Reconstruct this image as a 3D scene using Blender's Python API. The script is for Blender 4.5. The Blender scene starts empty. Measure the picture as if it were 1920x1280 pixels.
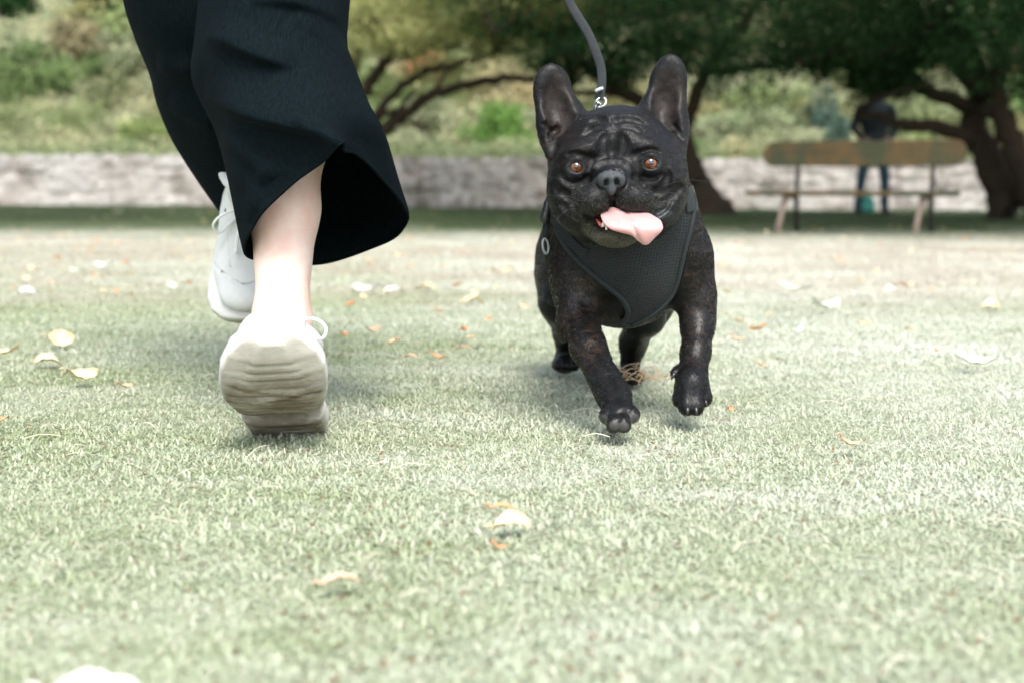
import bpy, math, random, os
import numpy as np
from mathutils import Vector, Matrix
from mathutils.bvhtree import BVHTree

random.seed(7)
RNG = np.random.default_rng(7)
SC = bpy.context.scene

# ------------------------------------------------------------------ camera
CAM_H, FPX = 0.305, 2666.67
PITCH, ROLL = math.radians(5.82), math.radians(0.35)
CAM_POS = Vector((0.0, 0.0, CAM_H))
CAM_ROT = Matrix.Rotation(math.pi / 2 - PITCH, 3, 'X') @ Matrix.Rotation(ROLL, 3, 'Z')
cam_data = bpy.data.cameras.new("camera")
cam_data.lens = 50.0
cam_data.sensor_width = 36.0
cam_data.clip_start = 0.02
cam_data.clip_end = 600.0
cam_data.dof.use_dof = True
cam_data.dof.focus_distance = 1.76
cam_data.dof.aperture_fstop = 4.5
cam = bpy.data.objects.new("camera", cam_data)
cam.matrix_world = Matrix.Translation(CAM_POS) @ CAM_ROT.to_4x4()
SC.collection.objects.link(cam)
SC.camera = cam

# ------------------------------------------------------------------ world and sun
SUN_EL, SUN_AZ = math.radians(52), math.radians(170)   # azimuth clockwise from +Y
world = bpy.data.worlds.new("World")
SC.world = world
world.use_nodes = True
wn = world.node_tree.nodes
wl = world.node_tree.links
wn.clear()
w_out = wn.new("ShaderNodeOutputWorld")
w_bg = wn.new("ShaderNodeBackground")
w_sky = wn.new("ShaderNodeTexSky")
w_sky.sky_type = 'NISHITA'
w_sky.sun_disc = False
w_sky.sun_elevation = SUN_EL
w_sky.sun_rotation = SUN_AZ
w_sky.air_density = 1.0
w_sky.dust_density = 2.0
w_bg.inputs[1].default_value = 0.15
w_bw = wn.new("ShaderNodeRGBToBW")
w_mix = wn.new("ShaderNodeMix"); w_mix.data_type = 'RGBA'; w_mix.inputs[0].default_value = 0.55   # thin bright cloud: half the blue is gone
wl.new(w_sky.outputs[0], w_bw.inputs[0]); wl.new(w_sky.outputs[0], w_mix.inputs[6]); wl.new(w_bw.outputs[0], w_mix.inputs[7])
wl.new(w_mix.outputs[2], w_bg.inputs[0])
wl.new(w_bg.outputs[0], w_out.inputs[0])
sun_d = bpy.data.lights.new("sun", 'SUN')
sun_d.energy = 1.5
sun_d.angle = math.radians(22.0)
sun_d.color = (1.0, 0.96, 0.90)
sun = bpy.data.objects.new("sun", sun_d)
sdir = Vector((math.sin(SUN_AZ) * math.cos(SUN_EL), math.cos(SUN_AZ) * math.cos(SUN_EL), math.sin(SUN_EL)))
sun.rotation_euler = sdir.to_track_quat('Z', 'Y').to_euler()
sun.location = sdir * 40
SC.collection.objects.link(sun)
SC.view_settings.view_transform = 'Standard'
SC.view_settings.look = 'None'
SC.view_settings.gamma = 1.0
SC.view_settings.exposure = 1.64
SC.render.engine = 'CYCLES'
SC.cycles.use_denoising = True
SC.cycles.max_bounces = 6
SC.cycles.transparent_max_bounces = 8
SC.cycles.caustics_reflective = False
SC.cycles.caustics_refractive = False

# ------------------------------------------------------------------ helpers
def pt(px, py, y):
    """a point of the place that lies y metres ahead of the camera"""
    d = CAM_ROT @ Vector(((px - 960) / FPX, -(py - 640) / FPX, -1.0))
    return CAM_POS + d * (y / d.y)

def pv(px, py, y):
    return np.array(pt(px, py, y))

def link(name, me, mat=None, parent=None, label=None, cat=None, group=None, kind=None, smooth=True):
    ob = bpy.data.objects.new(name, me)
    SC.collection.objects.link(ob)
    if mat is not None and len(me.materials) == 0:
        for m in (mat if isinstance(mat, (list, tuple)) else [mat]):
            me.materials.append(m)
    if parent is not None:
        ob.parent = parent
        ob.matrix_parent_inverse = Matrix.Identity(4)
    props(ob, label, cat, group, kind)
    if smooth and hasattr(me, 'polygons'):
        me.polygons.foreach_set("use_smooth", [True] * len(me.polygons))
    return ob

def props(ob, label=None, cat=None, group=None, kind=None):
    if label: ob["label"] = label
    if cat: ob["category"] = cat
    if group: ob["group"] = group
    if kind: ob["kind"] = kind
    return ob

def empty(name, loc, label=None, cat=None, group=None, rz=0.0):
    ob = bpy.data.objects.new(name, None)
    ob.empty_display_size = 0.1
    ob.location = loc
    ob.rotation_euler = (0, 0, rz)
    SC.collection.objects.link(ob)
    return props(ob, label, cat, group)

def np_mesh(name, V, F, origin=None):
    """V (n,3), F (m,3) or (m,4) arrays -> mesh"""
    V = np.asarray(V, dtype=np.float32)
    if origin is not None:
        V = V - np.asarray(origin, dtype=np.float32)
    me = bpy.data.meshes.new(name)
    F = np.asarray(F, dtype=np.int32)
    m, n = F.shape
    me.vertices.add(len(V)); me.vertices.foreach_set("co", V.astype(np.float32).ravel())
    me.loops.add(m * n); me.loops.foreach_set("vertex_index", F.ravel())
    me.polygons.add(m)
    me.polygons.foreach_set("loop_start", np.arange(0, m * n, n, dtype=np.int32))
    me.polygons.foreach_set("loop_total", np.full(m, n, dtype=np.int32))
    me.update(calc_edges=True)
    me.validate()
    return me

def catmull(pts, n, closed=False):
    P = [np.asarray(p, float) for p in pts]
    m = len(P)
    out = []
    segs = m if closed else m - 1
    for i in range(segs):
        if closed:
            p0, p1, p2, p3 = P[(i - 1) % m], P[i], P[(i + 1) % m], P[(i + 2) % m]
        else:
            p0, p1, p2, p3 = P[max(i - 1, 0)], P[i], P[i + 1], P[min(i + 2, m - 1)]
        for k in range(n):
            t = k / n
            out.append(0.5 * ((2 * p1) + (-p0 + p2) * t + (2 * p0 - 5 * p1 + 4 * p2 - p3) * t * t + (-p0 + 3 * p1 - 3 * p2 + p3) * t ** 3))
    if not closed:
        out.append(P[-1])
    return np.array(out)

def tube_arrays(path, radii, sides=8, closed=False, flat=1.0, cap=True, up=None):
    """swept tube; radii scalar or per point; flat squashes the second axis"""
    P = np.asarray(path, float)
    n = len(P)
    R = np.full(n, radii, float) if np.isscalar(radii) else np.asarray(radii, float)
    V = []; F = []
    T = np.zeros_like(P)
    if closed:
        T = np.roll(P, -1, 0) - np.roll(P, 1, 0)
    else:
        T[1:-1] = P[2:] - P[:-2]; T[0] = P[1] - P[0]; T[-1] = P[-1] - P[-2]
    T /= (np.linalg.norm(T, axis=1)[:, None] + 1e-9)
    ref = np.array(up if up is not None else ([0, 0, 1.0] if abs(T[0][2]) < 0.9 else [1.0, 0, 0]), float)
    u = np.cross(T[0], ref); u /= np.linalg.norm(u) + 1e-9
    for i in range(n):
        u = u - T[i] * np.dot(u, T[i]); u /= np.linalg.norm(u) + 1e-9
        w = np.cross(T[i], u)
        for k in range(sides):
            a = 2 * math.pi * k / sides
            V.append(P[i] + R[i] * (math.cos(a) * u + flat * math.sin(a) * w))
    rings = n if closed else n - 1
    for i in range(rings):
        j = (i + 1) % n
        for k in range(sides):
            k2 = (k + 1) % sides
            F.append((i * sides + k, i * sides + k2, j * sides + k2, j * sides + k))
    if cap and not closed:
        for base, c, rev in ((0, P[0], True), ((n - 1) * sides, P[-1], False)):
            ci = len(V); V.append(c)
            for k in range(sides):
                a, b = base + k, base + (k + 1) % sides
                F.append((ci, b, a, a) if rev else (ci, a, b, b))
    return np.array(V), F

class MB:
    """collects pieces that become one mesh"""
    def __init__(s): s.V = []; s.F = []; s.n = 0
    def add(s, V, F):
        V = np.asarray(V, float)
        for f in F:
            g = []
            for i in f:
                if i + s.n not in g: g.append(int(i) + s.n)
            s.F.append(g)
        s.V.append(V); s.n += len(V)
        return s
    def tube(s, path, r, **k):
        return s.add(*tube_arrays(path, r, **k))
    def box(s, c, h, R=None, bev=0.0):
        c = np.array(c, float); h = np.array(h, float)
        V = []
        F = []
        if bev <= 0:
            for x in (-1, 1):
                for y in (-1, 1):
                    for z in (-1, 1):
                        V.append(np.array((x, y, z)) * h)
            F = [(0, 1, 3, 2), (4, 6, 7, 5), (0, 4, 5, 1), (2, 3, 7, 6), (0, 2, 6, 4), (1, 5, 7, 3)]
        else:
            b = bev
            idx = {}
            for x in (-1, 1):
                for y in (-1, 1):
                    for z in (-1, 1):
                        for ax in range(3):
                            v = np.array((x, y, z)) * (h - b)
                            v[ax] = (x, y, z)[ax] * h[ax]
                            idx[(x, y, z, ax)] = len(V); V.append(v)
            for ax in range(3):
                o = [a for a in range(3) if a != ax]
                for sgn in (-1, 1):
                    q = []
                    for (a, b2) in ((-1, -1), (1, -1), (1, 1), (-1, 1)):
                        k = [0, 0, 0]; k[ax] = sgn; k[o[0]] = a; k[o[1]] = b2
                        q.append(idx[(*k, ax)])
                    par = 1 if ax != 1 else -1
                    F.append(tuple(q) if sgn * par > 0 else tuple(q[::-1]))
            for a1 in range(3):
                for a2 in range(a1 + 1, 3):
                    a3 = 3 - a1 - a2
                    for s1 in (-1, 1):
                        for s2 in (-1, 1):
                            k1 = [0, 0, 0]; k1[a1] = s1; k1[a2] = s2
                            ka = list(k1); ka[a3] = -1; kb = list(k1); kb[a3] = 1
                            F.append((idx[(*ka, a1)], idx[(*kb, a1)], idx[(*kb, a2)], idx[(*ka, a2)]))
            for x in (-1, 1):
                for y in (-1, 1):
                    for z in (-1, 1):
                        F.append(tuple(idx[(x, y, z, a)] for a in range(3)))
        V = np.array(V)
        if R is not None: V = V @ np.array(R).T
        return s.add(V + c, F)
    def mesh(s, name, origin=(0, 0, 0)):
        me = bpy.data.meshes.new(name)
        V = (np.concatenate(s.V) - np.array(origin)) if s.V else np.zeros((0, 3))
        me.from_pydata(V.tolist(), [], s.F)
        me.validate()
        me.update()
        return me

# ------------------------------------------------------------------ signed distance sculpting
class Ell:
    def __init__(s, c, r, rot=(0, 0, 0)):
        s.c = np.array(c, float); s.r = np.array(r, float)
        from mathutils import Euler
        s.R = np.array(Euler([math.radians(a) for a in rot], 'XYZ').to_matrix())
        e = np.abs(s.R) @ s.r
        s.lo, s.hi = s.c - e, s.c + e
    def __call__(s, X, Y, Z):
        x, y, z = X - s.c[0], Y - s.c[1], Z - s.c[2]
        R = s.R
        q = [R[0][i] * x + R[1][i] * y + R[2][i] * z for i in range(3)]
        k0 = np.sqrt(sum((q[i] / s.r[i]) ** 2 for i in range(3)))
        k1 = np.sqrt(sum((q[i] / s.r[i] ** 2) ** 2 for i in range(3)))
        return k0 * (k0 - 1) / (k1 + 1e-9)

class Cone:
    def __init__(s, a, b, ra, rb):
        s.a = np.array(a, float); s.b = np.array(b, float); s.ra = ra; s.rb = rb
        s.lo = np.minimum(s.a - ra, s.b - rb); s.hi = np.maximum(s.a + ra, s.b + rb)
    def __call__(s, X, Y, Z):
        ba = s.b - s.a
        x, y, z = X - s.a[0], Y - s.a[1], Z - s.a[2]
        h = np.clip((x * ba[0] + y * ba[1] + z * ba[2]) / (ba @ ba + 1e-12), 0, 1)
        return np.sqrt((x - ba[0] * h) ** 2 + (y - ba[1] * h) ** 2 + (z - ba[2] * h) ** 2) - (s.ra + (s.rb - s.ra) * h)

def axis(*segs):
    out = [segs[0][0]]
    for a, b, st in segs:
        n = max(1, int(round((b - a) / st)))
        out += list(a + (b - a) * (np.arange(1, n + 1) / n))
    return np.array(out, np.float32)

class Field:
    def __init__(s, X, Y, Z):
        s.X, s.Y, s.Z = X, Y, Z
        s.F = np.full((len(X), len(Y), len(Z)), 1.0, np.float32)
    def _box(s, p, m):
        sl = []
        for A, lo, hi in zip((s.X, s.Y, s.Z), p.lo, p.hi):
            i = max(np.searchsorted(A, lo - m) - 1, 0); j = min(np.searchsorted(A, hi + m) + 1, len(A))
            sl.append(slice(i, j))
        return tuple(sl)
    def _ev(s, p, m):
        b = s._box(p, m)
        X = s.X[b[0]][:, None, None]; Y = s.Y[b[1]][None, :, None]; Z = s.Z[b[2]][None, None, :]
        if 0 in (X.size, Y.size, Z.size): return b, None
        return b, p(X, Y, Z).astype(np.float32)
    def add(s, p, k=0.01):
        b, d = s._ev(p, k + 0.012)
        if d is None: return s
        a = s.F[b]
        h = np.maximum(k - np.abs(a - d), 0) / k
        s.F[b] = np.minimum(a, d) - h * h * k * 0.25
        return s
    def sub(s, p, k=0.004):
        b, d = s._ev(p, k + 0.008)
        if d is None: return s
        d = -d; a = s.F[b]
        h = np.maximum(k - np.abs(a - d), 0) / k
        s.F[b] = np.maximum(a, d) + h * h * k * 0.25
        return s
    def chain(s, pts, radii, k=0.01):
        for i in range(len(pts) - 1):
            s.add(Cone(pts[i], pts[i + 1], radii[i], radii[i + 1]), k)
        return s
    def cast(s, px, py, y0=1.6, y1=2.3, step=0.001):
        ys = np.arange(y0, y1, step)
        a, b = pv(px, py, 1.0), pv(px, py, 2.0)
        P = a + (b - a) * (ys - 1.0)[:, None]
        i = np.clip(np.searchsorted(s.X, P[:, 0]), 0, len(s.X) - 1)
        j = np.clip(np.searchsorted(s.Y, P[:, 1]), 0, len(s.Y) - 1)
        k = np.clip(np.searchsorted(s.Z, P[:, 2]), 0, len(s.Z) - 1)
        ins = np.nonzero(s.F[i, j, k] < 0)[0]
        return ys[ins[0]] if len(ins) else None
    def line(s, pts, r, sink, k, dig=True, n=5, ends=0.35):
        """groove (dig) or ridge that follows the surface, pts as seen from the front"""
        Q = catmull([np.array(p, float) for p in pts], n)
        W = []
        for q in Q:
            y = s.cast(q[0], q[1])
            if y is not None: W.append(pv(q[0], q[1], y + sink))
        m = len(W)
        rr = [r * (ends + (1 - ends) * math.sin(math.pi * (i + 0.5) / m)) for i in range(m)]
        for i in range(m - 1):
            c = Cone(W[i], W[i + 1], rr[i], rr[i + 1])
            (s.sub if dig else s.add)(c, k)
    def mesh(s):
        F, A = s.F, (s.X, s.Y, s.Z)
        ins = F < 0
        cnt = np.zeros(tuple(n - 1 for n in F.shape), np.int8)
        for a in (0, 1):
            for b in (0, 1):
                for c in (0, 1):
                    cnt += ins[a:F.shape[0] - 1 + a, b:F.shape[1] - 1 + b, c:F.shape[2] - 1 + c]
        act = np.argwhere((cnt > 0) & (cnt < 8))
        ids = np.full(cnt.shape, -1, np.int32)
        ids[act[:, 0], act[:, 1], act[:, 2]] = np.arange(len(act))
        pos = np.zeros((len(act), 3)); num = np.zeros(len(act))
        corners = [(a, b, c) for a in (0, 1) for b in (0, 1) for c in (0, 1)]
        for ca in corners:
            for ax in range(3):
                if ca[ax] == 1: continue
                cb = list(ca); cb[ax] = 1
                ia = act + np.array(ca); ib = act + np.array(cb)
                fa = F[ia[:, 0], ia[:, 1], ia[:, 2]]; fb = F[ib[:, 0], ib[:, 1], ib[:, 2]]
                m = (fa < 0) != (fb < 0)
                t = fa[m] / (fa[m] - fb[m])
                pa = np.stack([A[d][ia[m, d]] for d in range(3)], 1)
                pb = np.stack([A[d][ib[m, d]] for d in range(3)], 1)
                pos[m] += pa + (pb - pa) * t[:, None]; num[m] += 1
        V = pos / num[:, None]
        quads = []
        for ax in range(3):
            o1, o2 = [d for d in range(3) if d != ax]
            sa = [slice(None)] * 3; sb = [slice(None)] * 3
            sa[ax] = slice(0, -1); sb[ax] = slice(1, None)
            for o in (o1, o2):
                sa[o] = slice(1, -1); sb[o] = slice(1, -1)
            a = ins[tuple(sa)]; b = ins[tuple(sb)]
            e = np.argwhere(a != b)
            flip = a[e[:, 0], e[:, 1], e[:, 2]]
            e = e.copy(); e[:, o1] += 1; e[:, o2] += 1
            def cid(d1, d2):
                q = e.copy(); q[:, o1] += d1; q[:, o2] += d2
                return ids[q[:, 0], q[:, 1], q[:, 2]]
            q = np.stack([cid(-1, -1), cid(0, -1), cid(0, 0), cid(-1, 0)], 1)
            if ax == 1: flip = ~flip
            q[~flip] = q[~flip][:, ::-1]
            quads.append(q)
        Q = np.concatenate(quads)
        return V, Q

def relax(V, Q, it=1, w=0.5):
    for _ in range(it):
        S = np.zeros_like(V); N = np.zeros(len(V))
        for k in range(4):
            a, b = Q[:, k], Q[:, (k + 1) % 4]
            np.add.at(S, a, V[b]); np.add.at(N, a, 1)
            np.add.at(S, b, V[a]); np.add.at(N, b, 1)
        V = V * (1 - w) + w * S / np.maximum(N, 1)[:, None]
    return V

# ------------------------------------------------------------------ materials
def mat(name, col=(.5, .5, .5), rough=.6, spec=.5, sheen=0.0, metal=0.0, coat=0.0, sss=0.0):
    m = bpy.data.materials.new(name); m.use_nodes = True
    b = m.node_tree.nodes["Principled BSDF"]
    b.inputs["Base Color"].default_value = (*col, 1)
    b.inputs["Roughness"].default_value = rough
    b.inputs["Specular IOR Level"].default_value = spec
    b.inputs["Metallic"].default_value = metal
    b.inputs["Sheen Weight"].default_value = sheen
    b.inputs["Coat Weight"].default_value = coat
    if sss:
        b.inputs["Subsurface Weight"].default_value = sss
        b.inputs["Subsurface Radius"].default_value = (1, .35, .2)
        b.inputs["Subsurface Scale"].default_value = 0.01
    return m

class NT:
    """small node-tree writer"""
    def __init__(s, m):
        s.t = m.node_tree; s.n = s.t.nodes; s.l = s.t.links
        s.b = s.n["Principled BSDF"]
    def new(s, t, **kw):
        n = s.n.new(t)
        for k, v in kw.items():
            if k.startswith("i_"):
                key = k[2:]
                key = int(key) if key.isdigit() else key.replace("_", " ")
                n.inputs[key].default_value = v
            else: setattr(n, k, v)
        return n
    def lk(s, a, b): s.l.new(a, b)
    def pos(s, scale=(1, 1, 1), obj=False):
        g = s.new("ShaderNodeTexCoord").outputs["Object"] if obj else s.new("ShaderNodeNewGeometry").outputs["Position"]
        mp = s.new("ShaderNodeMapping"); mp.inputs["Scale"].default_value = scale
        s.lk(g, mp.inputs[0]); return mp.outputs[0]
    def noise(s, vec, scale, detail=4, rough=.55, dist=0.0):
        n = s.new("ShaderNodeTexNoise"); n.inputs["Scale"].default_value = scale
        n.inputs["Detail"].default_value = detail; n.inputs["Roughness"].default_value = rough
        n.inputs["Distortion"].default_value = dist
        s.lk(vec, n.inputs["Vector"]); return n.outputs["Fac"]
    def ramp(s, fac, stops):
        r = s.new("ShaderNodeValToRGB"); e = r.color_ramp.elements
        while len(e) < len(stops): e.new(0.5)
        for i, (p, c) in enumerate(stops):
            e[i].position = p; e[i].color = (*c, 1) if len(c) == 3 else c
        s.lk(fac, r.inputs[0]); return r.outputs[0]
    def mix(s, fac, a, b, mode='MIX'):
        m = s.new("ShaderNodeMix", data_type='RGBA', blend_type=mode)
        for sock, v in ((m.inputs[0], fac), (m.inputs[6], a), (m.inputs[7], b)):
            if isinstance(v, (int, float)): sock.default_value = v
            elif isinstance(v, tuple): sock.default_value = (*v, 1)
            else: s.lk(v, sock)
        return m.outputs[2]
    def math(s, op, a, b=0.5):
        m = s.new("ShaderNodeMath", operation=op)
        for sock, v in ((m.inputs[0], a), (m.inputs[1], b)):
            if isinstance(v, (int, float)): sock.default_value = v
            else: s.lk(v, sock)
        return m.outputs[0]
    def bump(s, h, strength, dist):
        b = s.new("ShaderNodeBump"); b.inputs["Strength"].default_value = strength; b.inputs["Distance"].default_value = dist
        s.lk(h, b.inputs["Height"]); s.lk(b.outputs[0], s.b.inputs["Normal"]); return b.outputs[0]
    def color(s, c): s.lk(c, s.b.inputs["Base Color"])
    def attr(s, name, kind='GEOMETRY'):
        a = s.new("ShaderNodeAttribute"); a.attribute_name = name; a.attribute_type = kind
        return a

def set_attr(me, name, arr, kind='FLOAT_COLOR', dom='POINT'):
    a = me.attributes.new(name, kind, dom)
    if kind == 'FLOAT_COLOR':
        arr = np.concatenate([arr, np.ones((len(arr), 1))], 1).astype(np.float32)
        a.data.foreach_set("color", arr.ravel())
    elif kind == 'FLOAT':
        a.data.foreach_set("value", np.asarray(arr, np.float32))
# ------------------------------------------------------------------ ground
def ground_z(x, y):
    x = np.asarray(x, float); y = np.asarray(y, float)
    z = np.interp(y, [-20, 13, 20, 23.9, 24.0, 27, 31, 38, 50, 70, 100, 140], [0, 0, .10, .11, .80, .95, 1.7, 4.2, 9.0, 15.5, 22, 26])
    z = z + np.where(y > 24, (y - 24) * .03 * np.sin(x * .21 + 1.3) + .25 * np.sin(x * .5 + y * .3) * np.clip((y - 26) / 6, 0, 1), 0)
    z = z + np.where(y < 24, .006 * np.sin(x * 2.1 + .4) * np.sin(y * 1.7), 0)
    return z

def build_ground():
    xs = np.concatenate([np.arange(-90, -10, 2.5), np.arange(-10, 10.01, .25), np.arange(12.5, 90.1, 2.5)])
    ys = np.concatenate([np.arange(-20, 0, 1.0), np.arange(0, 12, .2), np.arange(12, 23.8, .4), [23.85, 24.0, 24.15], np.arange(24.6, 60, .8), np.arange(60, 141, 4)])
    XX, YY = np.meshgrid(xs, ys, indexing='ij')
    ZZ = ground_z(XX, YY)
    V = np.stack([XX, YY, ZZ], 2).reshape(-1, 3)
    nx, ny = XX.shape
    I = np.arange(nx * ny).reshape(nx, ny)
    F = np.stack([I[:-1, :-1], I[1:, :-1], I[1:, 1:], I[:-1, 1:]], 2).reshape(-1, 4)
    cy = YY[:-1, :-1].reshape(-1)
    m = mat("lawn_soil", (.2, .2, .1), .95, .15)
    t = NT(m); p = t.pos()
    dry = lawn_patch(t, p)
    fine = t.noise(p, 70, 5, .7)
    g = t.mix(fine, (.29, .33, .20), (.44, .48, .35))
    d = t.mix(fine, (.48, .46, .38), (.66, .64, .57))
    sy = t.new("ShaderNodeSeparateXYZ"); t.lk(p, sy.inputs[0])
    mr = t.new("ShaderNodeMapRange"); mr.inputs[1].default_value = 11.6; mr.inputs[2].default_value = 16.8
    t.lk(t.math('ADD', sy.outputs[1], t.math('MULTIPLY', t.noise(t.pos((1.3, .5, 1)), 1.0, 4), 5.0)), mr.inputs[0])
    t.color(t.mix(mr.outputs[0], t.mix(dry, g, d), t.mix(fine, (.035, .045, .020), (.075, .105, .040)))); t.bump(t.noise(p, 160, 4, .7), .6, .01)  # far soil darkened too, tree shade put into its colour
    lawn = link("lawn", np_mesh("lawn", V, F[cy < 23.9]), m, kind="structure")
    h = mat("hillside_ground", (.1, .14, .07), .95, .1)
    t = NT(h); p = t.pos()
    a = t.noise(p, .9, 6, .7); b = t.noise(p, 6, 5, .7)
    c = t.mix(t.ramp(a, [(.38, (0,) * 3), (.6, (1,) * 3)]), (.16, .20, .10), (.29, .30, .18))
    c = t.mix(t.ramp(b, [(.45, (0,) * 3), (.75, (1,) * 3)]), c, (.27, .26, .17))
    t.color(c); t.bump(b, 1.0, .15)
    link("hill", np_mesh("hill", V, F[cy >= 23.9]), h, kind="structure")

def lawn_patch(t, p):
    """0 green, 1 dry: worn dry turf in drifts, greener under the trees and by the wall"""
    big = t.noise(t.pos((.8, 1.5, 1)), 1.3, 3, .55, .3)
    mid = t.noise(t.pos((2.6, 5.5, 1)), 1.5, 4, .6, .4)
    v = t.math('ADD', t.math('MULTIPLY', big, .62), t.math('MULTIPLY', mid, .55))
    sx = t.new("ShaderNodeSeparateXYZ"); t.lk(p, sx.inputs[0])
    yy = t.new("ShaderNodeMapRange"); yy.inputs[1].default_value = 0; yy.inputs[2].default_value = 25
    t.lk(sx.outputs[1], yy.inputs[0])
    band = t.ramp(yy.outputs[0], [(.0, (.42,) * 3), (.055, (.47,) * 3), (.09, (.53,) * 3), (.16, (.50,) * 3), (.22, (.66,) * 3), (.40, (.78,) * 3), (.52, (.62,) * 3), (.64, (.40,) * 3), (.80, (.20,) * 3), (1, (.10,) * 3)])
    # the lawn to the side where the dog runs is drier
    xx = t.new("ShaderNodeMapRange"); xx.inputs[1].default_value = -.6; xx.inputs[2].default_value = .8; xx.inputs[3].default_value = -.10; xx.inputs[4].default_value = .12
    t.lk(sx.outputs[0], xx.inputs[0])
    s = t.math('ADD', t.math('ADD', v, t.math('SUBTRACT', band, .5)), xx.outputs[0])
    return t.ramp(s, [(.38, (0,) * 3), (.82, (1,) * 3)])

def build_grass():
    m = mat("grass_blades", (.2, .3, .1), .62, .35)
    t = NT(m); p = t.pos()
    dry = lawn_patch(t, p)
    hu = t.attr("hue"); sc = t.new("ShaderNodeSeparateColor"); t.lk(hu.outputs["Color"], sc.inputs[0])
    green = t.mix(sc.outputs[0], (.30, .36, .18), (.44, .50, .31))
    pale = t.mix(sc.outputs[0], (.66, .68, .60), (.77, .79, .72))
    c = t.mix(t.math('MULTIPLY', dry, .85), green, pale)
    c = t.mix(t.ramp(sc.outputs[1], [(.70, (0,) * 3), (.76, (1,) * 3)]), c, t.mix(sc.outputs[0], (.52, .51, .39), (.68, .68, .57)))
    c = t.mix(t.ramp(sc.outputs[1], [(.955, (0,) * 3), (.965, (1,) * 3)]), c, (.26, .145, .075))
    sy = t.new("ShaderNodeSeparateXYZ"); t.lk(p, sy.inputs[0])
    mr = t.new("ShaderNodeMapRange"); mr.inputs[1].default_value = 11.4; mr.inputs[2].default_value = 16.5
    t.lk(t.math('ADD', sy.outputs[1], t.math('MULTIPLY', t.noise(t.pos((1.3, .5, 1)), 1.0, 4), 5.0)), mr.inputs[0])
    c = t.mix(mr.outputs[0], c, t.mix(sc.outputs[0], (.040, .075, .022), (.095, .165, .050)))  # deep green mixed in to paint the shade under the trees
    # worn, pinkish straw belt beyond the dog
    m2 = t.ramp(t.math('MULTIPLY', sy.outputs[1], .05), [(.17, (0,) * 3), (.25, (.75,) * 3), (.48, (.85,) * 3), (.62, (.2,) * 3)])
    c = t.mix(t.math('MULTIPLY', m2, t.ramp(t.noise(t.pos((1.2, .8, 1)), 1.1, 4, .6), [(.34, (0,) * 3), (.62, (1,) * 3)])), c, t.mix(sc.outputs[1], (.36, .28, .20), (.62, .56, .47)))
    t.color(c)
    t.b.inputs["Subsurface Weight"].default_value = 0
    tr = t.new("ShaderNodeBsdfTranslucent"); t.lk(c, tr.inputs[0])
    ms = t.new("ShaderNodeMixShader"); ms.inputs[0].default_value = .42
    out = [n for n in t.n if n.type == 'OUTPUT_MATERIAL'][0]
    t.lk(t.b.outputs[0], ms.inputs[1]); t.lk(tr.outputs[0], ms.inputs[2]); t.lk(ms.outputs[0], out.inputs[0])
    col = bpy.data.collections.new("turf_pieces")
    rg = np.random.default_rng(5)
    NV = 10
    for k in range(NV):
        V = []; F = []; C = []
        for b in range(30):
            r = .030 * math.sqrt(rg.random()); a0 = rg.random() * 6.283
            x0, y0 = r * math.cos(a0), r * math.sin(a0)
            L = rg.uniform(.006, .015) * (1.5 if rg.random() < .06 else 1)
            w = rg.uniform(.0008, .0017)
            a = rg.random() * 6.283
            lean = rg.uniform(.3, 1.2) if rg.random() < .35 else rg.uniform(1.0, 2.4)
            dx, dy = math.cos(a), math.sin(a); sx_, sy_ = -dy, dx
            tw = rg.uniform(-.6, .6)
            pts = []
            ang = rg.uniform(.05, .9)
            px_, pz = 0.0, -.002
            for i in range(4):
                pts.append((px_, pz)); ang += lean / 3
                px_ += math.sin(ang) * L / 3; pz += math.cos(ang) * L / 3
            hue = rg.random(); kind = rg.random()
            base = len(V)
            for i, (q, z) in enumerate(pts[:3]):
                ww = w * (1, .95, .7)[i]
                ax = (sx_ + dx * tw * i * .3, sy_ + dy * tw * i * .3)
                V.append((x0 + dx * q - ax[0] * ww, y0 + dy * q - ax[1] * ww, max(z, .0005 * i)))
                V.append((x0 + dx * q + ax[0] * ww, y0 + dy * q + ax[1] * ww, max(z, .0005 * i)))
            V.append((x0 + dx * pts[3][0], y0 + dy * pts[3][0], max(pts[3][1], .001)))
            F += [(base, base + 1, base + 3, base + 2), (base + 2, base + 3, base + 5, base + 4), (base + 4, base + 5, base + 6, base + 6)]
            C += [(hue * (.75 + .05 * i), kind, 0) for i in range(7)]
        mb = MB().add(V, F)
        me = mb.mesh("tuft_piece")
        set_attr(me, "hue", np.array(C))
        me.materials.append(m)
        o = bpy.data.objects.new("tuft_piece", me); col.objects.link(o)
    # scatter: dense near the camera, thinner with distance
    P = []; S = []
    def scatter(y0, y1, dens, smin, smax, side=.46):
        area_n = int(dens * (y1 ** 2 - y0 ** 2) * side + dens * .5 * (y1 - y0))
        y = np.sqrt(rg.uniform(y0 ** 2, y1 ** 2, area_n)); x = rg.uniform(-1, 1, area_n) * (side * y + .25)
        P.append(np.stack([x, y, ground_z(x, y)], 1)); S.append(rg.uniform(smin, smax, area_n))
    scatter(.35, 1.6, 7500, .65, 1.0)
    scatter(1.6, 2.6, 7500, .65, 1.0)
    scatter(2.6, 4.5, 2600, .9, 1.4)
    scatter(4.5, 9, 600, 1.1, 2.0)
    scatter(9, 15, 260, 1.2, 2.0)
    scatter(15, 23.4, 170, 1.3, 2.2)
    P = np.concatenate(P); S = np.concatenate(S)
    # taller, greener drifts and worn hollows
    h = np.sin(P[:, 0] * 7 + 2 * np.sin(P[:, 1] * 3)) * np.sin(P[:, 1] * 9 + P[:, 0] * 2)
    S *= 1 + .18 * h
    n = len(P)
    me = bpy.data.meshes.new("grass")
    me.vertices.add(n); me.vertices.foreach_set("co", P.astype(np.float32).ravel())
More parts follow.
